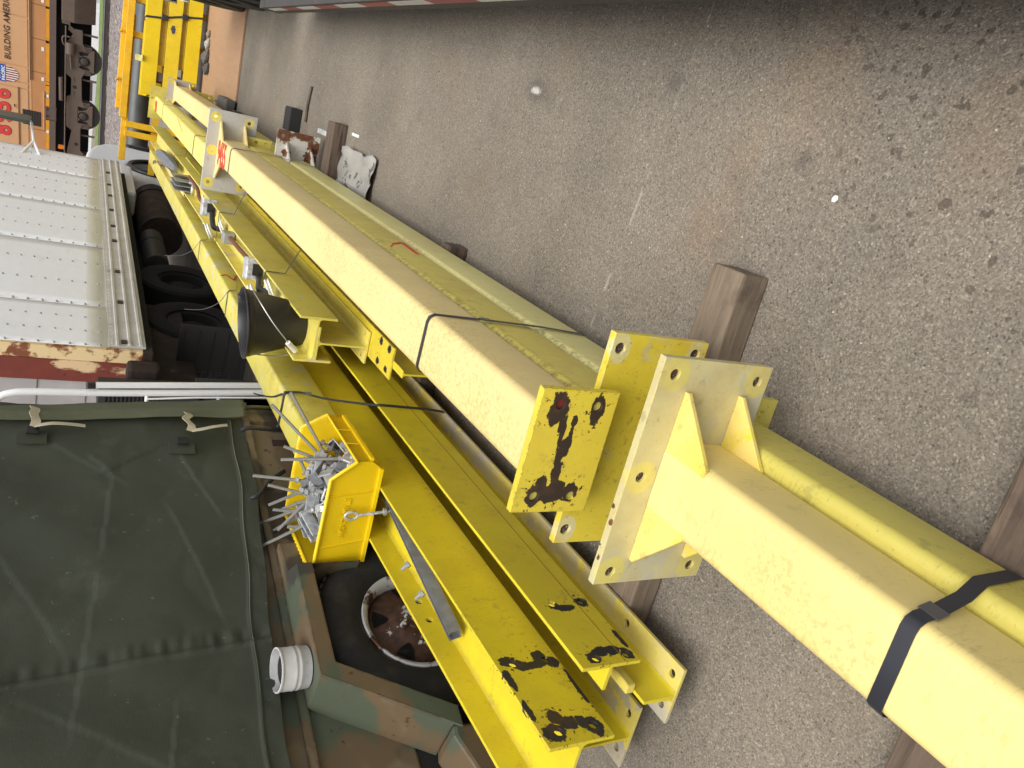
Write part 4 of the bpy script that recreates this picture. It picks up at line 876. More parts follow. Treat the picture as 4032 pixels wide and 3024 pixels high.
for a, c in zip(seams, seams[1:]):
    for k in range(3):
        s_ = a+(c-a)*k/3+(.02 if k == 0 else 0)
        for j in range(22):
            z_ = 1.31+.1*j; cyl(b, (s_, .006, z_), (s_, -.013, z_), .012, .007, n=7)
obj('rivets', bt(b), simple('rivet_steel', (.30, .30, .32, 1), .5, .2), root, kind='stuff')
rp = [(.0, 1.25), (-.006, 1.25), (-.006, 1.205), (-.022, 1.20), (-.022, 1.185), (-.012, 1.18), (-.012, 1.125), (-.03, 1.118), (-.03, 1.104), (-.018, 1.098), (-.018, 1.05), (-.034, 1.043), (-.034, 1.026), (-.02, 1.02), (-.02, 1.0), (.03, 1.0), (.03, 1.25)]
b = BM(); A = [b.verts.new((.0, y_, z_)) for y_, z_ in rp]; B = [b.verts.new((6.06, y_, z_)) for y_, z_ in rp]
b.faces.new(A); b.faces.new(B[::-1])
for i in range(len(rp)): b.faces.new((A[i], A[(i+1) % len(rp)], B[(i+1) % len(rp)], B[i]))
rl = obj('bottom_rail', bt(b), m_alu, root)
b = BM()
for j in range(75): cyl(b, (.05+.08*j, .0, 1.228), (.05+.08*j, -.011, 1.228), .009, .006, n=6)
obj('rivets', bt(b), m_alu, rl, kind='stuff')
for s_ in (.04, .85, 1.6, 2.5, 3.0, 3.6, 4.2, 4.7, 5.3): obj('clearance_lug', bt(bx(s_, s_+.05, -.026, -.010, 1.13, 1.17)), m_dsteel, rl)
obj('corner_trim', bt(bx(-.06, -.015, .0, .105, 1.02, 3.5)), m_trim, root, bevel=.006)
obj('rear_post', bt(bx(-.05, .0, .108, .285, 1.02, 3.5)), m_redr, root, bevel=.008)
obj('roll_door', bt(bx(-.005, .03, .288, 2.1, 1.0, 3.5)), simple('grey_weathered_panel', S(150, 147, 146), .7, var=.2, nscale=3, v_=1), root)
for k in range(6): obj('door_slat', bt(bx(-.012, -.004, .30, 2.1, 1.06+.32*k, 1.36+.32*k)), simple('weathered_slat', S(158, 154, 153), .75, var=.25, nscale=2.2, bump=.2, bscale=12, v_=1), root)
obj('rear_sill', bt(bx(-.06, .05, .0, 2.3, .95, 1.02)), m_rusty, root, bevel=.006)
obj('step_bumper', bt(bx(-.22, -.06, .06, .25, .90, 1.13)), m_rusty, root, bevel=.03)
obj('underside', bt(bx(.0, 6.0, .12, 2.2, .92, .998)), m_black, root)
for y_ in (.72, 1.5): obj('chassis_rail', bt(bx(.0, 8.2, y_, y_+.09, .66, .92)), m_black, root)
obj('tool_box', bt(bx(.12, 1.80, .34, .75, .56, .93)), m_rusty, root, bevel=.01)
fp = obj('mud_flap', bt(bx(.56, .575, .0, .66, .12, .70)), simple('mud_flap_rubber', (.012, .012, .013, 1), .7), root)
for k in range(5): obj('rib', bt(bx(.553, .561, .04, .62, .18+.12*k, .188+.12*k)), fp.data.materials[0], fp)
obj('lettering', bt(text_bm('STAPU', .11, .002, basis((.557, .50, .56), (0, 0, -1), (0, -1, 0)))), simple('flap_lettering', (.03, .03, .032, 1), .6), fp)
def wheel(root, c, r, wdt, axis, mats, n=40):
    w_ = bpy.data.objects.new('wheel', None); COL.objects.link(w_); w_.parent = root
    b = BM(); lathe(b, c, [(r*.55, -wdt), (r*.7, -wdt*1.02), (r*.92, -wdt*.98), (r, -wdt*.85), (r, -wdt*.12), (r*.95, -.01), (r*.75, .0), (r*.56, -.02)], n, axis); obj('tyre', b, mats[0], w_, smooth=35)
    b = BM(); lathe(b, c, [(r*.56, -.03), (r*.5, -.05), (r*.47, -.12), (r*.3, -.13), (r*.25, -.08), (0, -.08)], n, axis); obj('rim', b, mats[1], w_, smooth=35)
    return w_
m_tyd = simple('shaded_truck_tyre', (.004, .004, .004, 1), .9, v_=1)  # tyre colour lowered to near black to paint in the deep shade underneath
for s_ in (1.45, 2.55): wheel(root, BMX @ Vector((s_, .30, .46)), .45, .28, BMX.to_3x3() @ Vector((0, -1, 0)), (m_tyd, m_tyd))
for k in range(3): obj('air_tank', bt(cy((3.05+.02*k, .38, .68), (3.05+.34*k+.32, .38, .68), .13, n=20)) if k == 0 else bt(cy((3.03+.34*k, .38, .68), (3.03+.34*k+.31, .38, .68), .13, n=20)), simple('shaded_grey_tank', S(40, 40, 39), .6), root, smooth=50)  # grey darkened to carry the shade under the truck
# cab
m_cab = simple('white_cab_paint', (.72, .75, .77, 1), .3, var=.04, v_=1)
def loft(secs, n=None):
    """secs: list of lists of points"""
    b = BM(); L = [[b.verts.new(p) for p in s_] for s_ in secs]
    for a, c in zip(L, L[1:]):
        for k in range(len(a)-1): b.faces.new((a[k], a[k+1], c[k+1], c[k]))
    return b
def hood_sec(s_, top, half, low):
    return [(s_, 1.15-half, low), (s_, 1.15-half-.02, (low+top)/2), (s_, 1.15-half+.03, top-.14), (s_, 1.15-half+.15, top-.03), (s_, 1.15, top+.03), (s_, 1.15+half-.15, top-.03), (s_, 1.15+half, low)]
hood = obj('hood', bt(loft([hood_sec(6.5, 1.62, .78, .95), hood_sec(7.2, 1.55, .76, .9), hood_sec(8.0, 1.46, .70, .8), hood_sec(8.5, 1.36, .64, .7), hood_sec(8.68, 1.2, .6, .6)])), m_cab, root, smooth=50)
arch = [(7.35+.45*math.cos(R(a)), .34+.45*math.sin(R(a))) for a in range(-10, 191, 12)]
top_ = [(8.62, .55), (8.72, .85), (8.62, 1.12), (8.35, 1.26), (7.9, 1.36), (7.3, 1.40), (6.85, 1.30), (6.72, 1.05), (6.70, .45)]
b = BM(); m_ = len(arch); P_ = [(8.62, .30)]+top_+[(6.70, .30)]+[(q[0], q[1]) for q in arch[::-1]]
A = [b.verts.new((x, .30, z)) for x, z in P_]; B = [b.verts.new((x, .62, z)) for x, z in P_]
b.faces.new(A); b.faces.new(B[::-1])
for i in range(len(P_)): b.faces.new((A[i], A[(i+1) % len(P_)], B[(i+1) % len(P_)], B[i]))
fe = obj('fender', bt(b), m_cab, root, bevel=.08); fe.modifiers['bevel'].segments = 4
ar = BM(); path(ar, [(q[0], .29, q[1]) for q in arch], .035, 8); obj('arch_flare', bt(ar), m_buck, fe, smooth=60)
wheel(root, BMX @ Vector((7.35, .40, .385)), .38, .22, BMX.to_3x3() @ Vector((0, -1, 0)), (m_tyd, m_rusty))
obj('cab_step', bt(bx(5.25, 6.72, .16, .5, .80, .985)), m_cab, root, bevel=.04)
obj('bumper', bt(bx(8.62, 8.95, .25, 2.05, .42, .80)), m_buck, root, bevel=.05)
obj('grille_opening', bt(bx(8.6, 8.74, .55, 1.75, .80, 1.15)), m_black, root, bevel=.03)
obj('cab_shell', bt(bx(6.1, 6.9, .32, 2.0, .8, 2.5)), m_cab, root, bevel=.12)
obj('fuel_tank', bt(cy((4.55, .50, .52), (6.2, .50, .52), .26, n=28)), m_rusty, root, smooth=50)
obj('tank_strap', bt(pth([(5.9, .50+.272*math.cos(R(a)), .52+.272*math.sin(R(a))) for a in range(0, 361, 20)], .014, 6)), m_buck, root, smooth=60)
obj('marker_lamp', bt(bx(6.34, 6.42, -.02, .02, 1.66, 1.73)), simple('orange_lens', (.8, .22, .02, 1), .3), root)
mr = obj('mirror', bt(bx(6.18, 6.58, -.30, -.26, 2.06, 2.62)), simple('dark_green_mirror_back', S(62, 76, 72), .35, .2), root, bevel=.02)
obj('mirror_bracket', bt(pth(smoothpts([(6.66, -.24, 2.7), (6.64, -.24, 2.2), (6.56, -.22, 2.07), (6.3, -.15, 2.03), (5.95, -.1, 2.0)], 5), .018, 8)), m_wp, mr, smooth=60)
obj('mirror_bracket', bt(pth([(5.95, -.1, 2.0), (5.3, .12, 2.22)], .02, 8)), m_wp, mr, smooth=60); obj('mirror_bracket', bt(pth([(5.95, -.1, 2.0), (5.45, .1, 1.84)], .02, 8)), m_wp, mr, smooth=60)
# black ribbed crates behind the truck
for k, (x_, w_, z_, lab) in enumerate(((-2.52, .16, 1.32, 'taller black ribbed crate behind the white upright rail'), (-2.46, .14, .66, 'shorter black ribbed crate behind the white upright rail'))):
    r_ = thing('crate', lab, 'crate', (x_, 5.6, 0)); m_cr = simple('black_crate', (.02, .02, .022, 1), .6, spots=(.3, .3, .3, 1), spot=(.68, .7), nscale=18)
    obj('body', bx(x_, x_+w_, 5.62, 5.9, .0, z_), m_cr, r_)
    for j in range(14 if k == 0 else 8): obj('rib', bx(x_+.005, x_+w_-.005, 5.605, 5.622, z_-.02-.026*(j+1), z_-.02-.026*j-.014), m_cr, r_)
#@@
# ---------------------------------------------------------------- low trailer along the right edge
m_lt = simple('charcoal_trailer_paint', S(62, 60, 58), .6, var=.2, v_=1)
root = thing('lowboy_trailer', 'charcoal low trailer edge with red and white tape and black tyres', 'trailer', (1.2, 4, 0))
obj('side_rail', bx(.412, .50, -1.5, 6.43, .30, .44), m_lt, root, bevel=.004)
obj('deck', bx(.50, 2.6, -1.5, 6.42, .40, .438), m_lt, root)
obj('end_beam', bx(.412, 2.6, 6.435, 6.6, .30, .44), m_lt, root)
m_tw = simple('white_reflective_tape', (.62, .62, .6, 1), .35); m_tr = simple('red_reflective_tape', S(150, 30, 28), .35)
for k in range(12): obj('reflective_tape', bx(.4105, .4118, 1.0+.45*k, 1.45+.45*k, .365, .415), m_tw if k % 2 else m_tr, root)
for y_ in (7.6, 8.75, 9.95): wheel(root, (.515, y_, .5), .5, .28, (-1, 0, 0), (m_rub, m_dsteel))
for y_ in (7.6, 8.75, 9.95):
    pts = [(.60, y_+.57*math.cos(R(a)), .5+.57*math.sin(R(a))) for a in range(15, 166, 10)]
    g_ = obj('mudguard', ribbon(pts, .30, .012, (1, 0, 0)), m_lt, root, smooth=60)
    obj('guard_edge', pth([(.448, p[1], p[2]) for p in pts], .012, 6), m_wp, g_, smooth=60)
obj('axle_beam', bx(.9, 1.1, 6.6, 10.8, .45, .62), m_lt, root)

# ---------------------------------------------------------------- yellow bundle across the far end
YP = Vector((.535, 12.684, 0)); YD = Vector((-.9855, -.1696, 0)).normalized()
YM = basis(YP, YD, Vector((0, 0, 1)).cross(YD))          # local: s to the left, y towards the camera, z up
def yl_(bm): bm.transform(YM); return bm
m_far = paint('bright_gold_far', (.78, .565, .008, 1), dirt=.2, edge=.7, edgecol=(.8, .62, .06, 1))
m_fro = paint('orange_gold_frame', (.80, .47, .012, 1), dirt=.35, fade=(.55, .38, .1, 1), fadeamt=.25, edge=.7, edgecol=(.2, .12, .03, 1))
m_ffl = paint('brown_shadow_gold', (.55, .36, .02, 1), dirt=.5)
labs = ('lowest bright yellow beam of the far strapped bundle', 'middle bright yellow beam of the far bundle with a dark smudge', 'topmost bright yellow beam of the far strapped bundle')
for k, (z0, z1, s1, lab) in enumerate(((.10, .285, 1.25, labs[0]), (.355, .535, 1.15, labs[1]), (.62, .81, 1.28, labs[2]))):
    r_ = thing('steel_beam', lab, 'beam', YM @ Vector((0, -.1, z0)))
    mm = m_far if k != 1 else paint('gold_far_smudged', (.78, .565, .02, 1), dirt=.2, chips=[tuple(YM @ Vector((.35, 0, .46)))+(.06, .06, .03)], chipcol=(.05, .05, .09, 1))
    obj('flange', yl_(bx(-1.6, s1, -.014, .0, z0, z1)), mm, r_, bevel=.003); obj('flange', yl_(bx(-1.6, s1, -.26, -.246, z0, z1)), m_far, r_, bevel=.003)
    obj('web', yl_(bx(-1.6, s1-.002, -.246, -.014, (z0+z1)/2-.005, (z0+z1)/2+.005)), m_far, r_)
for k, (z0, z1) in enumerate(((.286, .352), (.537, .618))):
    for s_ in (-.3, .95):
        tag(obj('dunnage_block', yl_(bx(s_, s_+.12, -.24, -.02, z0, z1)), m_wood2), 'wooden block between the bright yellow beams of the far bundle', 'block', 'blocks between the far yellow beams')
    r_ = thing('steel_channel', ('lower brownish yellow channel sandwiched in the far bundle', 'upper brownish yellow channel sandwiched in the far bundle')[k], 'channel', YM @ Vector((0, -.1, z0)))
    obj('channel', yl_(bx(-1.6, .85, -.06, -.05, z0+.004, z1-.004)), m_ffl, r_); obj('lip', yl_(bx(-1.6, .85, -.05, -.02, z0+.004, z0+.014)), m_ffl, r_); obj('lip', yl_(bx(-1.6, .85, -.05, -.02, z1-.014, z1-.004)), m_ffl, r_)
for s_ in (0.02, 1.9):
    pass
r_ = thing('strap', 'black ratchet strap with buckles round the far yellow bundle', 'strap', YM @ Vector((.12, 0, .1)))
obj('band', yl_(ribbon([(.10, .003, .10), (.16, .006, .38), (.24, .006, .62), (.27, .004, .812), (.27, -.05, .815), (.27, -.25, .815)], .028, .002, (1, 0, 0))), m_strap, r_)
for z_, s_ in ((.58, .225), (.325, .15)): obj('buckle', yl_(bx(s_-.035, s_+.035, .004, .022, z_-.04, z_+.04)), m_strap, r_, bevel=.006)
tag(obj('angle_bracket', yl_((lambda q: (box(q, .78, .86, -.05, -.04, .81, .90), box(q, .78, .86, -.05, .04, .812, .822), q)[2])(BM())), m_pale), 'small pale angle bracket standing on the far bundle', 'bracket')
# frame lying on top and behind
r_ = thing('welded_rack', 'orange yellow welded rack with posts standing behind the bright far bundle', 'rack', YM @ Vector((.8, -.6, 0)))
fr = [(-1.6, 1.50, -.56, -.45, .99, 1.075), (-1.6, 1.62, -.44, -.36, .93, 1.02), (.2, 2.2, -.56, -.48, .90, .985)]
for a in fr: obj('rail', yl_(bx(*a)), m_fro, r_, bevel=.004)
for s_ in (-.2, .45, 1.1): obj('cross_bar', yl_(bx(s_, s_+.03, -.50, -.38, 1.076, 1.10)), m_fro, r_)
for s_ in (-.8, -.05, .42, 1.65, 1.78): obj('post', yl_(bx(s_, s_+.085, -.50, -.42, .0, .93)), m_fro, r_, bevel=.003)
obj('lower_rail', yl_(bx(-1.6, 2.35, -.58, -.50, .50, .58)), m_fro, r_)
tag(obj('grey_pipe', yl_(cy((-1.8, -.95, .74), (1.95, -.95, .74), .16, n=36)), simple('grey_pipe_steel', S(78, 82, 84), .5, .2, var=.2, nscale=5, v_=1), smooth=50), 'large dull grey pipe lying behind the yellow frame', 'pipe')
for s_ in (-1.2, 1.7): tag(obj('trestle', yl_((lambda q: (ext(q, [(-1.15, 0), (-.75, 0), (-.85, .575), (-1.05, .575)], 'x', s_, s_+.12), q)[1])(BM())), m_wood2), 'wooden trestle block carrying the grey pipe', 'trestle', 'trestles under the grey pipe')
# plywood sheet on the ground with litter
m_ply = NT('brown_plywood'); c_ = m_ply.mix(m_ply.noise(1.3, 7, .65, v=m_ply.map(m_ply.pos(), (9, 1.2, 1)), dist=.5), S(140, 108, 80), S(168, 134, 104)); c_ = m_ply.mix(m_ply.math('MULTIPLY', m_ply.step(m_ply.noise(6, 6, .7), .6, .75), .35), c_, S(96, 74, 58)); m_ply.bump(m_ply.noise(40, 4), .1, .002); m_ply = m_ply.out(c_, .7)
tag(obj('plywood_sheet', yawed((lambda q: (ext(q, [(-.44, 9.66), (.60, 9.76), (.74, 12.9), (-.62, 12.62)], 'z', .004, .022), q)[1])(BM()), 0, 0, 0), m_ply), 'brown plywood sheet lying flat before the far yellow bundle', 'plywood')
tag(obj('concrete_block', bx(-.56, -.42, 9.62, 10.3, .023, .12), simple('dark_grey_block', S(84, 82, 78), .9, v_=1), bevel=.008), 'dark grey block on the corner of the plywood sheet', 'block')
lit = [(-.05, 12.25, .11, (.10, .09, .085, 1)), (.12, 12.3, .08, (.30, .29, .27, 1)), (-.2, 12.1, .09, (.07, .065, .06, 1)), (.25, 12.35, .06, (.20, .16, .12, 1))]
for k, (x_, y_, s_, col) in enumerate(lit):
    b = BM(); lathe(b, (x_, y_, .024), [(0, s_*.9), (s_*.5, s_*.7), (s_, s_*.3), (s_*.9, 0), (0, 0)], 7, (.2, .1, 1))
    tag(obj('rag', b, simple('rag_%d' % k, col, .9, var=.3, nscale=30), smooth=20), ('crumpled grey rag on the plywood below the far bundle', 'pale crumpled rag on the plywood below the far bundle', 'dark crumpled rag on the plywood below the far bundle', 'tan crumpled rag on the plywood below the far bundle')[k], 'rag')

# ---------------------------------------------------------------- railway
LO = Vector((-1.352, 33.109, 1.323)); LD = Vector((.9566, -.2881, .0443)).normalized(); LU = Vector((-.009, .0027, 1.)); LY = Vector((.2884, .9575, 0))
LM = Matrix(((LD.x, LY.x, LU.x, LO.x), (LD.y, LY.y, LU.y, LO.y), (LD.z, LY.z, LU.z, LO.z), (0, 0, 0, 1)))   # local: s to the right, y away from the camera, h above the axles
def ll(bm): bm.transform(LM); return bm
t_ = NT('ballast_stone'); c_ = t_.ramp(t_.voro(15, out='Color'), [(.0, S(84, 78, 76)), (.5, S(128, 120, 118)), (1, S(170, 162, 158))]); t_.bump(t_.math('MULTIPLY', t_.voro(15), -1), 1, .05); m_bal = t_.out(c_, .9)
b = BM(); secs = []
for i in range(41):
    s_ = -14+28*i/40
    secs.append([(s_, y_, h_+.03*mnoise.noise(Vector((s_*2, y_, 0)))) for y_, h_ in ((-7, -1.75), (-4.5, -1.5), (-3.0, -1.1), (-1.6, -.86), (-.6, -.74), (.1, -.72), (1.9, -.72), (3.2, -.8), (4.6, -1.3))])
L = [[b.verts.new(p) for p in q] for q in secs]
for a, c in zip(L, L[1:]):
    for k in range(8): b.faces.new((a[k], a[k+1], c[k+1], c[k]))
obj('ballast', ll(b), m_bal, kind='structure')
tr = thing('railway_track', 'railway track on a ballast bank under the locomotive', 'track', LM @ Vector((0, 1, -.7)))
m_rail = simple('rail_steel', S(88, 82, 80), .4, .5); m_railh = simple('polished_rail_head', S(190, 192, 196), .22, .9)
for y_ in (.28, 1.72):
    r_ = obj('rail', ll((lambda q: (box(q, -14, 14, y_-.07, y_+.07, -.70, -.685), box(q, -14, 14, y_-.01, y_+.01, -.685, -.575), q)[2])(BM())), m_rail, tr)
    obj('rail_head', ll(bx(-14, 14, y_-.036, y_+.036, -.575, -.535)), m_railh, r_)
for k in range(40): obj('sleeper', ll(bx(-11+.55*k, -10.78+.55*k, -.3, 2.3, -.82, -.702)), m_wood2, tr)
m_gr = NT('far_grass'); c_ = m_gr.mix(m_gr.noise(3, 6), S(88, 112, 54), S(136, 152, 84)); m_gr.bump(m_gr.noise(20, 5), 1, .1); m_gr = m_gr.out(c_, .9)
b = BM(); L = [[b.verts.new((-20+i, y_, h_+.08*mnoise.noise(Vector((i*.9, y_, 2))))) for y_, h_ in ((4.0, -1.2), (6, -.75), (8, -.52), (11, -.48), (16, -.9))] for i in range(41)]
for a, c in zip(L, L[1:]):
    for k in range(4): b.faces.new((a[k], a[k+1], c[k+1], c[k]))
obj('grass', ll(b), m_gr, kind='stuff')
wv = thing('warehouse', 'pale warehouse wall seen under the locomotive beyond the grass', 'building', LM @ Vector((0, 40, -1)))
m_wal = simple('pale_cladding', (.72, .73, .74, 1), .6, v_=1)
obj('wall', ll(bx(-40, 40, 40, 48, -2.5, 5)), m_wal, wv); obj('roof', ll(bx(-41, 41, 39.5, 48.5, 5, 5.3)), m_alu, wv)
for k in range(8): obj('door', ll(bx(-36+9*k, -32+9*k, 39.95, 40, -2.4, 1.6)), simple('door_grey', (.5, .52, .54, 1), .6), wv)

# ---------------------------------------------------------------- locomotive
t_ = NT('orange_loco_paint'); c_ = t_.mix(t_.noise(1.1, 6, .6), S(190, 142, 98), S(200, 158, 118)); c_ = t_.mix(t_.math('MULTIPLY', t_.step(t_.noise(3, 8, .7, v=t_.map(t_.pos(), (1, 1, .3))), .52, .75), .35), c_, S(150, 104, 64)); t_.bump(t_.noise(1.5, 3), .1, .02); m_or = t_.out(c_, .5)
m_or2 = simple('orange_lower_panel', S(178, 126, 80), .5, var=.12, nscale=2, v_=1)
m_line = simple('panel_gap', S(112, 80, 54), .8); m_brn = simple('brown_frame_paint', S(88, 74, 66), .6, var=.1, v_=1); m_trk = simple('dusty_truck_paint', S(92, 78, 68), .75, var=.15, nscale=4, v_=1)
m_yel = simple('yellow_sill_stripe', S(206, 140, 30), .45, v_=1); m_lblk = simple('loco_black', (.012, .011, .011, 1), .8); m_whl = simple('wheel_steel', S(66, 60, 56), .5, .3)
root = thing('locomotive', 'orange diesel locomotive with a red white and blue shield and red numbers on its side', 'locomotive', LM @ Vector((0, 1.5, -.533)))
def lp(name, *a, m=None, par=None, bev=0): return obj(name, ll(bx(*a)), m, par or root, bevel=bev)
lp('hood', -14, 9, .03, 2.9, 1.60, 4.2, m=m_or); lp('lower_body', -14, 9, .01, 3.0, 1.17, 1.585, m=m_or2)
for a, c in ((-.02, 9), (-1.22, -.06)): pass
for a, c in zip((-9, -3.62, -1.39, -1.18, -.62, 1.05, 2.7, 4.4), (-3.66, -1.43, -1.22, -.66, 1.01, 2.66, 4.36, 6.0)): lp('door_panel', a, c, .008, .03, 1.70, 4.1, m=m_or, bev=.01)
lp('belt_rail', -1.02, 8, -.03, .01, 1.585, 1.64, m=m_line); lp('belt_cap', -1.02, 8, -.04, .01, 1.64, 1.665, m=m_or)
lp('cab_ledge', -3.62, -1.39, -.012, .01, 1.965, 2.01, m=m_line)
for s_ in (1.55, .42, -.72, -2.82): lp('panel_joint', s_, s_+.02, .004, .011, 1.18, 1.58, m=m_line)
lp('step_edge', -2.78, -1.33, -.02, .01, 1.215, 1.25, m=m_or)
sts = [(-14, -2.9), (-2.86, -2.38), (-1.86, -1.56), (-1.40, -1.12), (-1.08, -.98), (-.96, .36), (.46, 1.50), (1.58, 9)]
for a, c in sts: lp('sill_stripe', a, c, -.012, .02, 1.06, 1.165, m=m_yel)
for a, c in ((-14, -2.37), (-1.87, 9)): lp('side_sill', a, c, -.01, .6, .865, 1.058, m=m_brn)
sp_ = lp('step_well', -2.36, -1.88, .02, .5, .84, 1.18, m=m_brn)
for s_ in (-2.26, -2.0): lp('lamp', s_, s_+.05, .0, .021, 1.09, 1.14, m=m_lblk, par=sp_)
lp('step', -2.30, -1.95, -.02, .2, .86, .89, m=m_brn, par=sp_)
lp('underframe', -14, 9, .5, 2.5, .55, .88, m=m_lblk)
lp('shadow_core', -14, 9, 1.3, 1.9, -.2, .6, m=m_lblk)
# vent, labels, latch
vt = lp('vent', -2.68, -2.14, -.004, .012, 1.32, 1.88, m=m_lblk)
for k in range(11): lp('louvre', -2.67, -2.15, -.016, -.004, 1.34+.05*k, 1.362+.05*k, m=simple('louvre_grey', S(64, 56, 52), .6) if k == 0 else bpy.data.materials['louvre_grey'], par=vt)
lp('latch_plate', -2.16, -1.98, -.004, .008, 2.06, 2.16, m=m_or); lp('latch_slot', -2.12, -2.02, -.008, -.003, 2.09, 2.13, m=m_lblk)
m_lab = simple('white_label', (.7, .68, .64, 1), .6)
for s_, h_ in ((.06, 1.22), (1.66, 1.22), (-.98, 1.22)): lp('label_plate', s_, s_+.13, .0, .008, h_, h_+.08, m=m_lab)
for s_ in (-1.54, -2.88+.0): lp('label_plate', s_, s_+.12, -.016, -.011, 1.075, 1.15, m=m_lab)
# lettering
m_txt = simple('dark_lettering', S(70, 52, 44), .5); m_num = simple('red_numerals', S(206, 52, 56), .5); m_out = simple('numeral_outline', S(96, 40, 36), .5)
lx, lu = (1, 0, 0), (0, 0, 1)
def ltext(s_, size, s0, h0, y_, mat, bold=0, sh=0, sp2=1): return obj('lettering', ll(text_bm(s_, size, .001, basis((s0, y_, h0), lx, lu), bold, sp2, sh)), mat, root)
ltext('BUILDING AMERICA', .245, -.49, 2.205, -.006, m_txt, .004, .12, 1.02)
for k, ch_ in enumerate('8956'):
    ltext(ch_, .74, -3.24+.445*k, 2.255, -.004, m_out, .028); ltext(ch_, .74, -3.24+.445*k, 2.255, -.008, m_num, .012)
# shield
def shape(pts, y0, y1): b = BM(); ext(b, pts, 'y', y0, y1); return ll(b)
sc = -.985
field = [(sc-.27, 2.345), (sc-.265, 2.25), (sc-.23, 2.13), (sc-.16, 2.035), (sc-.07, 1.985), (sc, 1.97), (sc+.07, 1.985), (sc+.16, 2.035), (sc+.23, 2.13), (sc+.265, 2.25), (sc+.27, 2.345)]
sh_ = obj('shield', shape(field, -.008, .005), simple('shield_white', (.74, .71, .66, 1), .5), root)
m_sr = simple('shield_red', S(128, 34, 40), .5); m_sb = simple('shield_blue', S(34, 76, 160), .5)
def field_low(x):
    f = abs(x-sc)/.27; return 1.97+.375*(1-math.sqrt(max(0, 1-f*f)))*.92
for k in range(7):
    x0 = sc-.262+.0787*k; x1 = x0+.040
    obj('shield_stripe', shape([(x0, 2.344), (x1, 2.344), (x1, field_low(x1)+.004), (x0, field_low(x0)+.004)], -.011, -.0085), m_sr, sh_)
obj('shield_top', shape([(sc-.285, 2.35), (sc+.285, 2.35), (sc+.30, 2.44), (sc+.285, 2.53), (sc+.31, 2.60), (sc+.18, 2.63), (sc, 2.66), (sc-.18, 2.63), (sc-.31, 2.60), (sc-.285, 2.53), (sc-.30, 2.44)], -.011, .004), m_sb, sh_)
m_sw = simple('shield_lettering', (.8, .8, .8, 1), .5)
for s_, h_ in (('UNION', 2.515), ('PACIFIC', 2.375)):
    b = text_bm(s_, .135, .001, basis((0, -.0125, h_), lx, lu), .004, 1.05)
    xs = [v.co.x for v in b.verts]; c = (min(xs)+max(xs))/2; bmesh.ops.translate(b, verts=b.verts, vec=(sc-c, 0, 0)); obj('shield_lettering', ll(b), m_sw, sh_)
# fuel tank
b = BM(); ext(b, [(-.02, .71), (-.02, .33), (.04, .20), (.32, -.31), (2.6, -.31), (2.9, .71)], 'x', 1.26, 8); obj('fuel_tank', ll(b), m_trk, root, bevel=.02)
lp('tank_strap', 1.15, 1.26, .05, .5, .45, .70, m=m_trk)
# trucks: cast side frame, wheels, boxes, springs
tk = bpy.data.objects.new('bogie', None); COL.objects.link(tk); tk.parent = root
poly = [(1.15, .50), (1.02, .33), (1.03, .07), (.58, .06), (.50, .0), (.40, -.05), (.33, -.06), (.33, .02), (.28, .17), (-.26, .17), (-.31, .02), (-.36, -.05), (-.48, .0), (-.61, .07), (-1.42, .05), (-1.53, .0), (-1.68, -.07), (-1.70, .17), (-2.30, .17), (-2.33, -.05), (-2.42, .04), (-2.55, .07), (-3.40, .06), (-3.5, -.05), (-3.62, -.05), (-3.65, .17), (-4.3, .17), (-4.4, .5), (-3.48, .49), (-2.65, .36), (-2.52, .53), (-1.42, .54), (-1.32, .40), (-.70, .40), (-.58, .55), (.44, .57), (.84, .36), (.95, .5)]
obj('side_frame', shape(poly, .12, .24), m_trk, tk, bevel=.015)
for ws in (0, -2.01, -4.02):
    wo = bpy.data.objects.new('wheelset', None); COL.objects.link(wo); wo.parent = tk
    b = BM(); lathe(b, (ws, .33, 0), [(0, -.02), (.2, -.03), (.40, -.02), (.45, -.05), (.535, -.05), (.535, .06), (.56, .075), (.55, .10), (0, .1)], 40, (0, -1, 0)); obj('tread', ll(b), m_whl, wo, smooth=35)
    obj('axle_box', shape([(ws-.27, .16), (ws-.16, .12), (ws-.2, -.12), (ws-.36, -.24), (ws-.36, -.31), (ws+.42, -.31), (ws+.42, -.24), (ws+.22, -.10), (ws+.16, .12), (ws+.27, .16)], .10, .22), m_trk, tk, bevel=.012)
    b = BM(); lathe(b, (ws, .10, 0), [(.0, .04), (.10, .04), (.12, .03), (.125, .0), (.165, .0), (.165, .02), (.175, .0)], 28, (0, -1, 0)); obj('bearing_cap', ll(b), m_whl, tk, smooth=35)
    for e in (-1, 1):
        for q in range(4): lp('spring_coil', ws+e*.40-.09+.05*q, ws+e*.40-.06+.05*q, .13, .2, -.22, .06, m=m_trk, par=tk)
for s_, h_ in ((-1.0, .28), (-3.15, .20)): obj('frame_hole', ll(cy((s_, .118, h_), (s_, .122, h_), .065, n=20)), m_lblk, tk)
for s_ in (-.72, -1.22): lp('frame_rib', s_-.09, s_+.09, .10, .121, .30, .325, m=m_trk, par=tk)
obj('brake_cylinder', ll(cy((.18, .05, .44), (.56, .05, .44), .14, n=24)), m_trk, root, smooth=40); obj('brake_rod', ll(cy((-.35, .05, .40), (.18, .05, .44), .03, n=12)), m_trk, root, smooth=40)
obj('brake_pipe', ll(pth(smoothpts([(.75, .03, .46), (.72, .03, .66), (.5, .03, .66), (.42, .03, .55)], 5), .025, 8)), m_trk, root, smooth=60)
obj('air_pipe', ll(pth([(1.1, .02, .58), (-3.9, .02, .57)], .022, 8)), m_trk, root, smooth=60); obj('shock_absorber', ll(cy((-1.55, .06, .70), (-.72, .06, .72), .07, n=16)), m_trk, root, smooth=40)
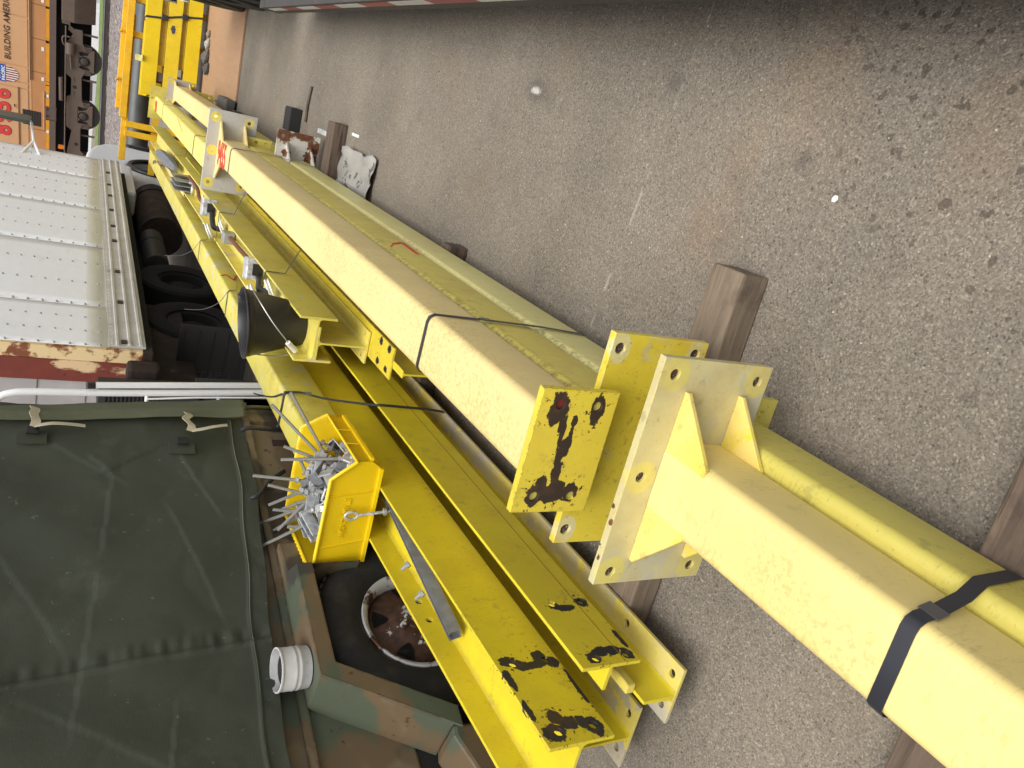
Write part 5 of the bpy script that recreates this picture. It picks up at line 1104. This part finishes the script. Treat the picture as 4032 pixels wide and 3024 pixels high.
for s_ in (.85, -.75, -2.85): lp('brake_hanger', s_, s_+.06, .25, .3, -.40, .2, m=m_trk, par=tk)
lp('brake_beam', -1.45, -.75, .3, .36, -.28, -.20, m=m_trk, par=tk)

# ---------------------------------------------------------------- loose things on the asphalt
tag(obj('rubber_block', bx(-.42, -.235, 6.62, 6.83, .001, .095), simple('black_rubber_block', (.016, .016, .017, 1), .8), bevel=.006), 'black rubber block on the asphalt beside a dark stick', 'block')
tag(obj('stick', pth(smoothpts([(-.31, 6.44, .012), (-.18, 6.45, .012), (-.04, 6.42, .012)], 4), .011, 7), m_wood2, smooth=50), 'thin dark stick lying past the black rubber block', 'stick')
b = BM(); n1, n2 = 9, 11; g_ = []
for i in range(n1):
    row = []
    for j in range(n2):
        u_, v2 = i/(n1-1), j/(n2-1)
        x_ = -.60+.26*v2+.03*mnoise.noise(Vector((u_*4, v2*4, 5))); y_ = 4.6+.55*u_+.05*mnoise.noise(Vector((u_*4, v2*4, 9)))
        z_ = .015+.05*abs(mnoise.noise(Vector((u_*3.2, v2*2.6, 2))))+.09*max(0, u_-.55)+.05*max(0, .3-v2)
        row.append(b.verts.new((x_, y_, z_)))
    g_.append(row)
for i in range(n1-1):
    for j in range(n2-1): b.faces.new((g_[i][j], g_[i+1][j], g_[i+1][j+1], g_[i][j+1]))
o = tag(obj('sheet_metal_scrap', b, simple('dirty_white_sheet', (.28, .27, .25, 1), .7, var=.3, nscale=4, spots=(.09, .08, .07, 1), spot=(.57, .60), v_=1), smooth=25), 'crumpled dirty white sheet metal on the asphalt by a timber', 'scrap')
o.modifiers.new('sheet', 'SOLIDIFY').thickness = .003
tag(obj('plastic_scrap', bx(-.265, -.245, 5.05, 5.19, .001, .012, m=None), m_white, bevel=.003), 'white sliver of plastic near the dark brown timber end', 'scrap')
tag(obj('metal_offcut', bx(-.345, -.31, 5.75, 6.05, .001, .01), m_galv), 'thin shiny offcut between the timber and the rubber block', 'scrap')
b = BM(); lathe(b, (.046, 1.321, .001), [(0, .006), (.006, .006), (.010, .003), (.009, 0), (0, 0)], 6, (.2, .1, 1)); tag(obj('pebble', b, simple('white_pebble', (.72, .70, .64, 1), .6), smooth=40), 'single white pebble on the open asphalt', 'pebble')
rg = random.Random(11); b = BM(); bd = BM()
for k in range(260):
    y_ = rg.uniform(.6, 8); x_ = rg.uniform(-.5, .5)+.02*y_; r_ = rg.uniform(.001, .003)
    lathe(b if k % 3 else bd, (x_, y_, .0), [(0, r_*1.3), (r_*.8, r_), (r_, 0)], 5, (rg.uniform(-.3, .3), rg.uniform(-.3, .3), 1))
obj('grit', b, simple('pale_grit', (.5, .48, .44, 1), .8), kind='stuff'); obj('dark_grit', bd, simple('dark_grit_stone', (.05, .045, .04, 1), .8), kind='stuff')
